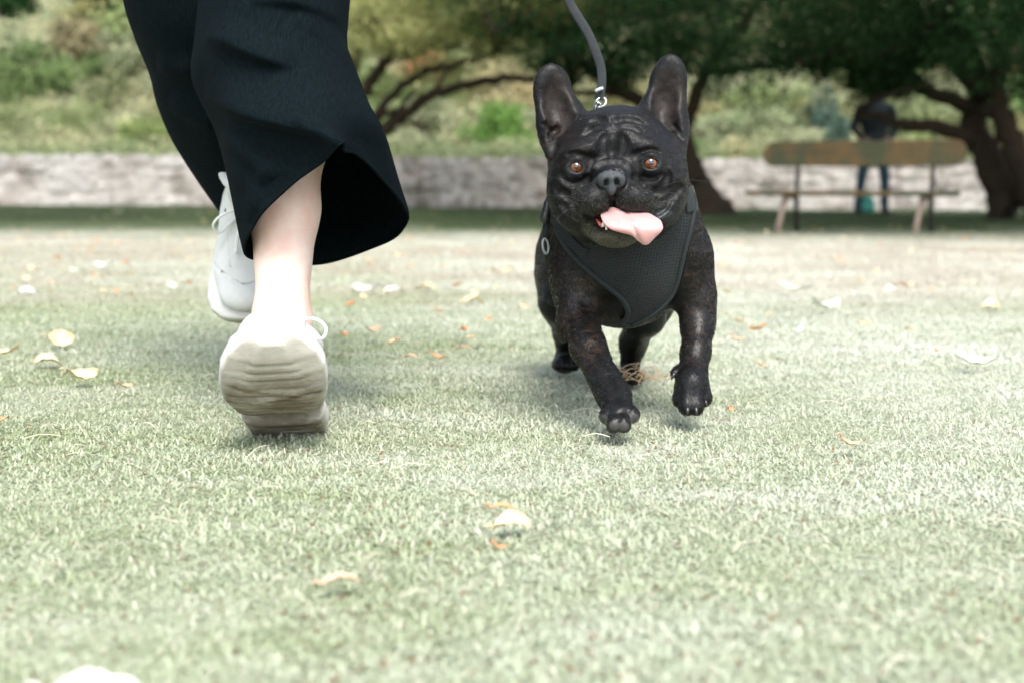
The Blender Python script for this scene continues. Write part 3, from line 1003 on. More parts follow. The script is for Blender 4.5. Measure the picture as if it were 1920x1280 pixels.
    # mouth
    f.sub(Cone(pv(1133, 415, 1.735), pv(1196, 415, 1.735), .0080, .0065), .006)
    f.sub(Ell(pv(1165, 414, 1.745), (.030, .045, .0085), (0, -3, 0)), .005)
    f.sub(Cone(pv(1122, 417, 1.760), pv(1136, 424, 1.735), .0040, .0050), .004)
    f.line([(1200, 412), (1225, 404), (1243, 396), (1256, 384)], 0.0057, .0005, .004, n=5)
    f.line([(1222, 415), (1236, 409), (1250, 400), (1260, 387)], .0022, .0012, .003, dig=False, n=5)
    f.line([(1093, 404), (1110, 414), (1124, 418)], 0.0041, .0005, .004, n=5)
    # philtrum and lip split
    f.line([(1148, 362), (1148, 374), (1147, 388), (1147, 398)], .0028, .0002, .004, n=4, ends=.7)
    # nose pad
    f.add(Ell(pv(1146, 333, 1.725), (.0150, .012, .0095)), .004)
    f.add(Ell(pv(1130, 340, 1.729), (.0066, .010, .0085), (0, 10, 0)), .004)
    f.add(Ell(pv(1163, 339, 1.729), (.0066, .010, .0085), (0, -10, 0)), .004)
    f.add(Ell(pv(1146, 349, 1.725), (.0066, .009, .0120)), .004)
    f.sub(Ell(pv(1137.0, 343, 1.716), (.0030, .012, .0050), (0, 14, 0)), .0022)
    f.sub(Ell(pv(1156.5, 342, 1.716), (.0030, .012, .0050), (0, -14, 0)), .0022)
    f.sub(Cone(pv(1131, 352, 1.717), pv(1138, 349, 1.714), .0011, .0016), .002)
    f.sub(Cone(pv(1162, 351, 1.717), pv(1156, 348, 1.714), .0011, .0016), .002)
    f.sub(Cone(pv(1146.5, 340, 1.7125), pv(1147, 366, 1.717), .0008, .0014), .003)
    # nose roll above the pad
    f.line([(1112, 338), (1117, 322), (1130, 312), (1148, 309), (1166, 311), (1178, 320), (1186, 336)], .0062, .001, .005, dig=False, n=5, ends=.55)
    f.line([(1106, 334), (1113, 315), (1130, 303), (1148, 300), (1167, 302), (1182, 314), (1192, 330), (1208, 345), (1224, 358), (1234, 376)], 0.0062, .0002, .006, n=5)
    f.line([(1112, 326), (1098, 340), (1082, 351), (1071, 366), (1069, 384)], 0.0060, .0004, .006, n=5)
    f.line([(1122, 326), (1134, 320), (1147, 319), (1160, 320), (1171, 326)], .0014, .0002, .003, n=4)
    # cheek folds
    f.line([(1215, 352), (1234, 361), (1255, 357), (1276, 345)], 0.0038, .0004, .006, n=5)
    f.line([(1228, 378), (1246, 378), (1268, 364), (1280, 352)], 0.0041, .0004, .006, n=5)
    f.line([(1238, 352), (1250, 340), (1254, 326)], 0.0032, .0004, .006, n=5)
    f.line([(1036, 352), (1054, 362), (1066, 372), (1078, 392)], 0.0043, .0004, .007, n=5)
    f.line([(1049, 382), (1064, 396), (1084, 410)], 0.0035, .0004, .006, n=5)
    f.line([(1052, 330), (1064, 342), (1084, 342), (1100, 330)], 0.0030, .0003, .005, n=5)
    f.line([(1202, 330), (1222, 334), (1240, 326)], 0.0030, .0003, .005, n=5)
    # forehead wrinkles
    f.line([(1148, 292), (1149, 262), (1150, 240), (1152, 222)], 0.0041, .0005, .008, n=5)
    f.line([(1112, 298), (1096, 294), (1078, 291), (1064, 293)], 0.0022, .0003, .006, n=5)
    f.line([(1184, 293), (1202, 289), (1220, 284), (1236, 288)], 0.0022, .0003, .006, n=5)
    f.line([(1158, 240), (1172, 234), (1188, 238), (1202, 248)], 0.0035, .0003, .006, n=5)
    f.line([(1156, 228), (1172, 222), (1190, 224), (1206, 232)], 0.0032, .0003, .006, n=5)
    f.line([(1140, 240), (1124, 236), (1108, 242), (1094, 254)], 0.0032, .0003, .006, n=5)
    f.line([(1138, 226), (1122, 222), (1106, 228)], 0.0027, .0003, .005, n=5)
    # ears
    f.add(Ell(pv(1036, 176, 1.885), (.0262, .011, .0385), (6, -7, 12)), .012)
    f.add(Ell(pv(1052, 222, 1.880), (.0330, .017, .0340), (0, 20, 12)), .012)
    f.add(Ell(pv(1058, 262, 1.875), (.030, .022, .030)), .02)
    f.add(Ell(pv(1252, 165, 1.885), (.0255, .011, .0430), (6, 7, -12)), .012)
    f.add(Ell(pv(1243, 218, 1.880), (.0330, .017, .0370), (0, -14, -12)), .012)
    f.add(Ell(pv(1248, 258, 1.875), (.028, .022, .028)), .02)
    f.sub(Ell(pv(1040, 182, 1.865), (.0185, .0160, .0330), (6, -7, 12)), .006)
    f.sub(Ell(pv(1052, 222, 1.858), (.0175, .0160, .0260), (0, 18, 12)), .006)
    f.sub(Ell(pv(1248, 172, 1.865), (.0180, .0160, .0370), (6, 7, -12)), .006)
    f.sub(Ell(pv(1247, 222, 1.858), (.0175, .0160, .0260), (0, -14, -12)), .006)
    f.add(Cone(pv(1026, 255, 1.862), pv(1032, 290, 1.850), .0075, .006), .008)
    f.add(Cone(pv(1277, 250, 1.862), pv(1272, 284, 1.850), .0080, .006), .008)
    f.line([(1020, 232), (1034, 244), (1046, 246)], 0.0027, .0005, .004, n=5)
    f.line([(1030, 262), (1036, 250), (1048, 238)], 0.0027, .0005, .004, n=5)
    f.line([(1262, 236), (1272, 248), (1280, 262)], 0.0030, .0005, .004, n=5)
    # eyes: lids around sockets
    eyes = []
    for (px, py, sg) in ((1080.5, 314, -1), (1219, 307, 1)):
        y = f.cast(px, py)
        c = pv(px, py, y + .0035)
        eyes.append((c, sg))
        f.add(Ell(c + np.array((0, .002, .0005)), (.0162, .0125, .0142)), .008)
        n = 22
        ring = []
        for i in range(n):
            a = 2 * math.pi * i / n
            ex = math.cos(a) * .0113
            ez = math.sin(a) * (.0094 if math.sin(a) > 0 else .0090) + .0008
            ring.append(c + np.array((ex, -.0062 + abs(math.cos(a)) ** 2 * .0062 - (0.0015 if math.sin(a) > 0 else 0), ez)))
        for i in range(n):
            up = ring[i][2] > c[2] + .002
            f.add(Cone(ring[i], ring[(i + 1) % n], .0030 if up else .0020, .0030 if up else .0020), .003)
        f.sub(Ell(c, (.0111, .0115, .0103)), .0012)
        f.sub(Cone(c + np.array((-sg * .006, -.004, -.001)), c + np.array((-sg * .0150, -.001, -.0035)), .0045, .0010), .002)
        f.sub(Cone(c + np.array((sg * .006, -.002, 0)), c + np.array((sg * .0125, .003, .0000)), .0045, .0014), .002)
    V, Q = f.mesh()
    V = relax(V, Q, 2, .5)
    # loose skin and muscle: small irregular swells so that no part is geometrically clean
    tmp = np_mesh("tmp", V, Q); nn = np.zeros(len(V) * 3, np.float32); tmp.vertices.foreach_get("normal", nn); nn = nn.reshape(-1, 3); bpy.data.meshes.remove(tmp)
    rs = np.random.default_rng(12)
    def swell(wave, k):
        s = np.zeros(len(V))
        for _ in range(k):
            d = rs.normal(size=3); d *= 2 * math.pi / wave / np.linalg.norm(d) * rs.uniform(.7, 1.4)
            s += np.sin(V @ d + rs.uniform(0, 6.28))
        return s / math.sqrt(k)
    hd = np.clip((V[:, 2] - .20) / .03, 0, 1) * (V[:, 1] < 1.93)
    eyew = np.ones(len(V))
    for c, sg in eyes: eyew *= np.clip(np.linalg.norm(V - c, axis=1) / .016 - .8, 0, 1)
    amp = (swell(.034, 9) * .00035 + swell(.013, 9) * .00012 * (.5 + hd)) * eyew
    muz = np.clip(1.4 - np.linalg.norm((V - pv(1150, 378, 1.75)) / np.array((.055, .05, .026)), axis=1), 0, 1)
    amp += swell(.0055, 12) * .00016 * muz * eyew
    V = V + nn * amp[:, None]
    # chamois of fine relief on the muzzle: pores and whisker rows
    me = np_mesh("body", V, Q)
    nrm = np.zeros(len(V) * 3, np.float32); me.vertices.foreach_get("normal", nrm); nrm = nrm.reshape(-1, 3)
    # colour masks (coat pattern of the dog itself)
    def blob(px, py, y, r, z=1.0, soft=.5):
        c = pv(px, py, y); d = np.linalg.norm((V - c) / np.array(r), axis=1)
        return np.clip((1 + soft - d) / soft / 1.0, 0, 1) * z
    brind = np.maximum.reduce([
        blob(1085, 650, 1.87, (.035, .06, .085), .9), blob(1060, 540, 1.93, (.03, .07, .10), .55),
        blob(1320, 540, 1.93, (.03, .07, .12), .5), blob(1310, 650, 1.90, (.03, .05, .05), .55),
        blob(1300, 400, 1.98, (.03, .08, .07), .75), blob(1280, 300, 1.85, (.02, .06, .04), .35),
        blob(1052, 275, 1.86, (.02, .06, .03), .5), blob(1080, 290, 1.82, (.02, .05, .02), .25)])
    inner = np.maximum.reduce([blob(1048, 205, 1.875, (.016, .02, .036), 1), blob(1252, 190, 1.875, (.016, .02, .034), 1),
                               blob(1246, 225, 1.875, (.014, .02, .02), .7)])
    inner *= np.clip(-nrm[:, 1] * 1.5 + .2, 0, 1)
    nose = np.maximum.reduce([blob(1146, 337, 1.722, (.0165, .014, .0125), 1, .15), blob(1146, 352, 1.722, (.009, .010, .011), 1, .2)])
    chin = np.maximum(blob(1152, 450, 1.765, (.034, .03, .014), .8), blob(1115, 432, 1.78, (.016, .02, .012), .6))
    mouthin = blob(1163, 414, 1.765, (.032, .028, .0085), 1, .1)
    pads = np.maximum.reduce([blob(1152, 797, 1.712, (.0055, .010, .0050), 1, .4), blob(1169, 799, 1.710, (.0055, .010, .0050), 1, .4),
                              blob(1189, 784, 1.722, (.0062, .009, .0065), .8, .25), blob(1133, 786, 1.727, (.006, .009, .006), .6, .25)])
    wet = np.maximum.reduce([blob(c[0] / c[1] * 0 + 0, 0, 1, (1e-6,) * 3, 0)] + [np.clip((1.25 - np.linalg.norm((V - c) / np.array((.0145, .012, .0118)), axis=1)) / .12, 0, 1) for c, sg in eyes] if False else
                            [np.clip((1.15 - np.linalg.norm((V - c) / np.array((.0135, .013, .0112)), axis=1)) / .12, 0, 1) for c, sg in eyes]
                            + [blob(1240, 405, 1.80, (.016, .03, .008), 1, .3)])
    set_attr(me, "mask_a", np.stack([brind, inner, nose], 1))
    set_attr(me, "mask_b", np.stack([np.maximum(chin, 0), mouthin, np.maximum(pads, 0)], 1))
    set_attr(me, "wet", wet, 'FLOAT')

    m = mat("dog_skin", (.012, .012, .013), .5, .24)
    t = NT(m)
    p = t.pos((1, 1, 1))
    A = t.attr("mask_a"); B = t.attr("mask_b"); W = t.attr("wet")
    sa = t.new("ShaderNodeSeparateColor"); t.lk(A.outputs["Color"], sa.inputs[0])
    sb = t.new("ShaderNodeSeparateColor"); t.lk(B.outputs["Color"], sb.inputs[0])
    st = t.pos((60, 60, 220))
    brn = t.ramp(t.noise(st, 1.0, 4, .65, .6), [(.47, (0, 0, 0)), (.66, (1, 1, 1))])
    base = t.mix(t.noise(p, 90, 3), (.004, .0043, .0048), (.009, .0093, .010))
    base = t.mix(t.math('MULTIPLY', sa.outputs[0], brn), base, (.050, .030, .018))
    base = t.mix(t.math('MULTIPLY', sa.outputs[1], t.ramp(t.noise(p, 60, 4), [(.2, (.35,) * 3), (.7, (1,) * 3)])), base, (.022, .016, .014))
    base = t.mix(sb.outputs[0], base, (.09, .085, .062))
    base = t.mix(sa.outputs[2], base, (.050, .056, .061))
    base = t.mix(sb.outputs[1], base, (.07, .022, .022))
    base = t.mix(sb.outputs[2], base, (.055, .052, .05))
    base = t.mix(W.outputs["Fac"], base, (.020, .024, .027))
    t.color(base)
    r = t.mix(t.noise(p, 500, 2), (.34,) * 3, (.50,) * 3)
    szz = t.new("ShaderNodeSeparateXYZ"); t.lk(p, szz.inputs[0])
    legz = t.new("ShaderNodeMapRange"); legz.inputs[1].default_value = .17; legz.inputs[2].default_value = .24; legz.inputs[3].default_value = 1; legz.inputs[4].default_value = 0
    t.lk(szz.outputs[2], legz.inputs[0])
    r = t.mix(legz.outputs[0], r, (.30,) * 3)      # sleek coat on chest and legs
    r = t.mix(sa.outputs[2], r, (.24,) * 3); r = t.mix(W.outputs["Fac"], r, (.30,) * 3); r = t.mix(sb.outputs[1], r, (.25,) * 3)
    t.lk(r, t.b.inputs["Roughness"])
    fine = t.noise(t.pos((900, 900, 260)), 1.0, 3, .6)
    med = t.noise(p, 140, 3, .6)
    v = t.new("ShaderNodeTexVoronoi"); v.inputs["Scale"].default_value = 900; t.lk(p, v.inputs["Vector"])
    h = t.math('ADD', t.math('MULTIPLY', fine, .5), t.math('MULTIPLY', med, .9))
    h = t.math('ADD', h, t.math('MULTIPLY', t.math('MULTIPLY', v.outputs["Distance"], sa.outputs[2]), 1.2))
    t.bump(h, .55, .0012)

    root = empty("dog", (.16, 2.0, 0), "stocky black brindle french bulldog trotting toward the viewer with its pink tongue out", "dog")
    rl = np.array(root.location)
    def child(name, me2, mt, lab=None, parent=root, kind=None):
        o = link(name, me2, mt, parent, label=lab, kind=kind)
        return o
    me.transform(Matrix.Translation(-Vector(rl)))
    body = child("body", me, m)
    # ---- eyes
    em = mat("dog_eye", (.15, .05, .02), .04, .6, coat=1.0)
    t = NT(em)
    tc = t.pos((1, 1, 1), obj=True)
    sx = t.new("ShaderNodeSeparateXYZ"); t.lk(tc, sx.inputs[0])
    rr = t.math('SQRT', t.math('ADD', t.math('POWER', sx.outputs[0], 2.0), t.math('POWER', sx.outputs[2], 2.0)))
    ang = t.noise(t.pos((400, 30, 400), obj=True), 1.0, 3)
    iris = t.mix(ang, (.065, .018, .006), (.165, .052, .015))
    c = t.ramp(t.math('MULTIPLY', rr, 100.0), [(.0, (.004,) * 3), (.27, (.004,) * 3), (.33, (.07, .022, .008)), (.80, (.16, .055, .018)), (.90, (.05, .015, .006)), (.95, (.02, .01, .008)), (1.0, (.30, .27, .25))])
    c2 = t.mix(t.ramp(t.math('MULTIPLY', rr, 100.0), [(.32, (0,) * 3), (.40, (1,) * 3), (.72, (1,) * 3), (.8, (0,) * 3)]), c, iris)
    t.color(c2)
    eme = bpy.data.meshes.new("eye")
    import bmesh
    bm = bmesh.new(); bmesh.ops.create_uvsphere(bm, u_segments=40, v_segments=28, radius=.0109)
    for v_ in bm.verts:
        if v_.co.y < -.006:   # cornea bulge
            v_.co.y -= .0012 * (1 - (v_.co.x ** 2 + v_.co.z ** 2) / .0000743)if (v_.co.x ** 2 + v_.co.z ** 2) < .0000743 else 0
    bm.to_mesh(eme); bm.free()
    for i, (cc, sg) in enumerate(eyes):
        o = child("eye", eme, em)
        o.location = Vector(cc - rl) + Vector((0, .0006, 0))
        o.rotation_euler = (math.radians(-5), 0, math.radians(-4 if sg < 0 else 2))
    # ---- tongue
    tm = mat("tongue", (.62, .27, .26), .5, .35, coat=.35, sss=.25)
    t = NT(tm); p = t.pos()
    t.color(t.mix(t.noise(p, 120, 4), (.48, .24, .235), (.56, .34, .325)))
    vv = t.new("ShaderNodeTexVoronoi"); vv.inputs["Scale"].default_value = 1100; t.lk(p, vv.inputs["Vector"])
    t.bump(vv.outputs["Distance"], .25, .0005)
    outline = [(1128, 400), (1127, 407), (1133, 420), (1146, 431), (1165, 437), (1184, 442), (1196, 452), (1206, 459), (1216, 458),
               (1228, 446), (1240, 434), (1243, 425), (1238, 413), (1226, 405), (1214, 399), (1196, 396), (1178, 394), (1160, 391), (1144, 389)]
    O = catmull([np.array(o, float) for o in outline], 4, True)
    cx, cy = 1183, 420
    mbv = []; n = len(O); rings = [1.0, .985, .93, .8, .6, .4, .2]
    def surf(q, edge, side):
        # front is domed, back hangs toward the lip
        drop = (q[1] - 395) / 64.0
        y = 1.742 - .040 * math.sin(min(1, max(0, drop * 1.5)) * 1.57) + .014 * drop
        gx = abs((q[0] - (1174 + (q[1] - 395) * .42)) / 5.0)
        y += .0042 * math.exp(-gx * gx) + .00006 * abs(q[0] - 1186)
        th = .0026 * math.sqrt(max(0, 1 - edge ** 8))
        return pv(q[0], q[1], y + (-th if side else th) + (.003 * edge ** 3))
    for side in (1, 0):
        for e in rings:
            for q in O:
                w = np.array((cx, cy)) + (q - np.array((cx, cy))) * e
                mbv.append(surf(w, e, side))
        mbv.append(surf(np.array((cx, cy), float), 0, side))
    F = []
    half = n * len(rings) + 1
    for side, off in ((1, 0), (0, half)):
        for r_ in range(len(rings) - 1):
            for k in range(n):
                k2 = (k + 1) % n
                q = (off + r_ * n + k, off + r_ * n + k2, off + (r_ + 1) * n + k2, off + (r_ + 1) * n + k)
                F.append(q if side else q[::-1])
        for k in range(n):
            q = (off + (len(rings) - 1) * n + k, off + (len(rings) - 1) * n + (k + 1) % n, off + half - 1)
            F.append(q if side else q[::-1])
    for k in range(n):
        k2 = (k + 1) % n
        F.append((k, half + k, half + k2, k2))
    b = MB().add(mbv, F)
    child("tongue", b.mesh("tongue", rl), tm)
    # gum and teeth at the image-left corner of the mouth
    gm = mat("gum", (.42, .10, .08), .25, .5, sss=.2)
    b = MB().tube(catmull([pv(1119, 412, 1.752), pv(1124, 419, 1.744), pv(1131, 426, 1.740)], 4), [.0015] * 4 + [.0022] * 4 + [.0014], sides=8)
    child("gum", b.mesh("gum", rl), gm)
    toothm = mat("tooth", (.75, .70, .60), .25, .5)
    for (px, py, y, r) in ((1131, 421, 1.737, .0021), (1137, 427, 1.736, .0014)):
        a = pv(px, py + 4, y); b2 = pv(px - .5, py - 3, y - .001)
        b = MB().tube(np.array([a, a * .5 + b2 * .5, b2, b2 + np.array((0, 0, .0006))]), [r, r * .95, r * .6, r * .15], sides=8)
        child("tooth", b.mesh("tooth", rl), toothm)
    # claws
    cm = mat("claw", (.03, .028, .027), .3, .5)
    for (a, b_, r) in ((( 1275, 752, 1.829), (1272, 766, 1.826), .0030), ((1289, 766, 1.814), (1289, 776, 1.811), .0032), ((1305, 766, 1.814), (1306, 777, 1.811), .0032),
                       ((1322, 750, 1.829), (1325, 762, 1.826), .0030), ((1264, 700, 1.850), (1259, 711, 1.848), .0026)):
        a = pv(*a); b2 = pv(*b_)
        mid = (a + b2) / 2 + np.array((0, -.0014, .0006))
        q = MB().tube(catmull([a, mid, b2], 4), [r * (1 - .085 * i) for i in range(9)], sides=8)
        child("claw", q.mesh("claw", rl), cm)
    # whiskers
    wm = mat("whisker", (.10, .10, .10), .35, .5)
    rr = random.Random(4)
    for (px, py, dx, dy) in ((1085, 384, -62, -16), (1090, 378, -55, -4), (1082, 392, -40, 22), (1096, 366, -66, -34), (1240, 350, 95, -8), (1225, 380, 60, 14),
                             (1218, 372, 70, -4), (1178, 260, 10, -28), (1098, 262, -10, -22)):
        y = f.cast(px, py)
        if y is None: continue
        a = pv(px, py, y); e = pv(px + dx, py + dy, y - .03); mid = pv(px + dx * .5, py + dy * .5 - 8, y - .022)
        q = MB().tube(catmull([a, mid, e], 6), [.00018 - .000012 * i for i in range(13)], sides=4)
        child("whisker", q.mesh("whisker", rl), wm)
    build_harness(TR, root, rl)
    return f, V, Q, nrm, root, rl, eyes

def dog_fur(f, V, Q, nrm, root, rl, eyes, count=120000):
    """short coat: thousands of fine hairs lying along the body"""
    tri = Q
    a, b, c, d = (V[Q[:, i]] for i in range(4))
    area = .5 * (np.linalg.norm(np.cross(b - a, c - a), axis=1) + np.linalg.norm(np.cross(c - a, d - a), axis=1))
    cen = (a + b + c + d) / 4
    N = nrm[Q].mean(1)
    # only the coat: none inside mouth, on nose, eyes, pads
    keep = np.ones(len(Q), bool)
    def kill(c0, r):
        nonlocal keep
        keep &= np.linalg.norm((cen - np.asarray(c0)) / np.array(r), axis=1) > 1
    kill(pv(1146, 338, 1.722), (.0185, .018, .0145)); kill(pv(1146, 352, 1.722), (.010, .014, .012))
    kill(pv(1163, 414, 1.745), (.036, .045, .011)); kill(pv(1240, 402, 1.79), (.014, .03, .006))
    for cc, sg in eyes: kill(cc, (.0150, .014, .0125))
    for p_ in ((1152, 798, 1.712), (1169, 799, 1.710), (1189, 785, 1.722), (1133, 787, 1.727)): kill(pv(*p_), (.009, .012, .009))
    facing = (N * (np.array((0, 0, .35)) - cen)).sum(1) / np.linalg.norm(np.array((0, 0, .35)) - cen, axis=1)
    w = area * keep * np.clip(.35 + facing, .05, 1) * np.where(cen[:, 1] > 2.1, .45, 1) * np.where((cen[:, 2] < .21), .45, 1)
    pick = RNG.choice(len(Q), count, p=w / w.sum())
    u = RNG.random((count, 1)); v = RNG.random((count, 1))
    P = a[pick] * (1 - u) * (1 - v) + b[pick] * u * (1 - v) + c[pick] * u * v + d[pick] * (1 - u) * v
    Nn = N[pick]; Nn /= np.linalg.norm(Nn, axis=1)[:, None] + 1e-9
    # lie of the coat: down and back; on the face out from the nose; on the ears up
    flow = np.tile(np.array((0, .5, -1.0)), (count, 1))
    nosep = pv(1148, 330, 1.75)
    rad = P - nosep; dist = np.linalg.norm(rad[:, [0, 2]], axis=1)
    head = (P[:, 2] > .235) & (P[:, 1] < 1.93)
    hf = rad.copy(); hf[:, 1] = .02; hf /= np.linalg.norm(hf, axis=1)[:, None]
    flow[head] = hf[head]
    ear = (P[:, 2] > .402)
    flow[ear] = np.array((0, .2, 1.0))
    flow += RNG.normal(0, .16, (count, 3))
    flow -= Nn * (flow * Nn).sum(1)[:, None]
    flow /= np.linalg.norm(flow, axis=1)[:, None] + 1e-9
    L = RNG.uniform(.0030, .0052, (count, 1))
    L[head] *= .60; L[ear] *= .75
    chin = np.linalg.norm((P - pv(1150, 452, 1.765)) / np.array((.04, .03, .014)), axis=1) < 1
    lift = np.full((count, 1), .15); lift[chin] = .5
    p1 = P + (flow * .5 + Nn * lift * .5) * L
    p2 = P + (flow * 1.0 + Nn * lift * .55) * L
    pts = np.stack([P - Nn * .0006, p1, p2], 1).reshape(-1, 3) - rl
    cu = bpy.data.hair_curves.new("fur")
    cu.add_curves([3] * count)
    cu.attributes["position"].data.foreach_set("vector", pts.astype(np.float32).ravel())
    rad_ = np.tile(np.array((.00020, .00018, .00006), np.float32), count)
    ra = cu.attributes.get("radius") or cu.attributes.new("radius", 'FLOAT', 'POINT')
    ra.data.foreach_set("value", rad_)
    m = bpy.data.materials.new("fur"); m.use_nodes = True
    t = NT(m)
    t.b.inputs["Roughness"].default_value = .36
    t.b.inputs["Specular IOR Level"].default_value = .22
    # brindle streaks and pale hairs, per hair
    def bl(px, py, y, r, z=1.0):
        return np.clip((1.5 - np.linalg.norm((P - pv(px, py, y)) / np.array(r), axis=1)) / .5, 0, 1) * z
    br = np.maximum.reduce([bl(1085, 650, 1.87, (.035, .06, .085), 1), bl(1060, 540, 1.93, (.03, .07, .10), .6),
                            bl(1325, 540, 1.93, (.03, .07, .12), .6), bl(1320, 650, 1.90, (.03, .05, .05), .6),
                            bl(1305, 400, 1.98, (.03, .08, .07), .9), bl(1283, 300, 1.85, (.02, .06, .04), .4),
                            bl(1052, 275, 1.86, (.02, .06, .03), .6), bl(1075, 285, 1.82, (.02, .05, .02), .4)])
    inr = np.maximum(bl(1048, 205, 1.875, (.016, .02, .036), 1), bl(1252, 195, 1.875, (.016, .02, .036), 1)) * (Nn[:, 1] < -.2)
    ch = np.maximum(bl(1152, 452, 1.765, (.034, .03, .012), 1), bl(1112, 434, 1.78, (.016, .02, .010), .8))
    mz = np.maximum(bl(1100, 385, 1.77, (.03, .04, .02), .5), bl(1195, 385, 1.77, (.035, .04, .018), .5))
    stripe = .5 + .5 * np.sin(P[:, 2] * 520 + P[:, 0] * 260 + 3 * np.sin(P[:, 0] * 190) + 2 * np.sin(P[:, 2] * 140))
    rn = RNG.random(count)
    col = np.tile(np.array((.0056, .0057, .0060)), (count, 1)) * (0.5 + .9 * RNG.random((count, 1)))
    k = (br * stripe ** 3 * .42 > rn)[:, None] * RNG.uniform(.3, 1, (count, 1)); col = col * (1 - k) + np.array((.07, .040, .023)) * k
    k = (inr * .4 > rn)[:, None] * RNG.uniform(.3, 1, (count, 1)); col = col * (1 - k) + np.array((.06, .040, .033)) * k
    k = (ch * .75 > rn)[:, None] * RNG.uniform(.3, 1, (count, 1)); col = col * (1 - k) + np.array((.17, .16, .115)) * k
    k = (mz * .75 > rn)[:, None] * RNG.uniform(.2, 1, (count, 1)); col = col * (1 - k) + np.array((.13, .125, .105)) * k
    k = (RNG.random(count) < np.where(P[:, 2] > .22, .03, .006))[:, None] * 1.0; col = col * (1 - k) + np.array((.10, .09, .07)) * k
    ca = cu.attributes.new("hue", 'FLOAT_COLOR', 'CURVE')
    ca.data.foreach_set("color", np.concatenate([col, np.ones((count, 1))], 1).astype(np.float32).ravel())
    t.color(t.attr("hue").outputs["Color"])
    ob = bpy.data.objects.new("fur", cu)
    cu.materials.append(m)
    SC.collection.objects.link(ob); ob.parent = root
    ob["kind"] = "stuff"
    return ob


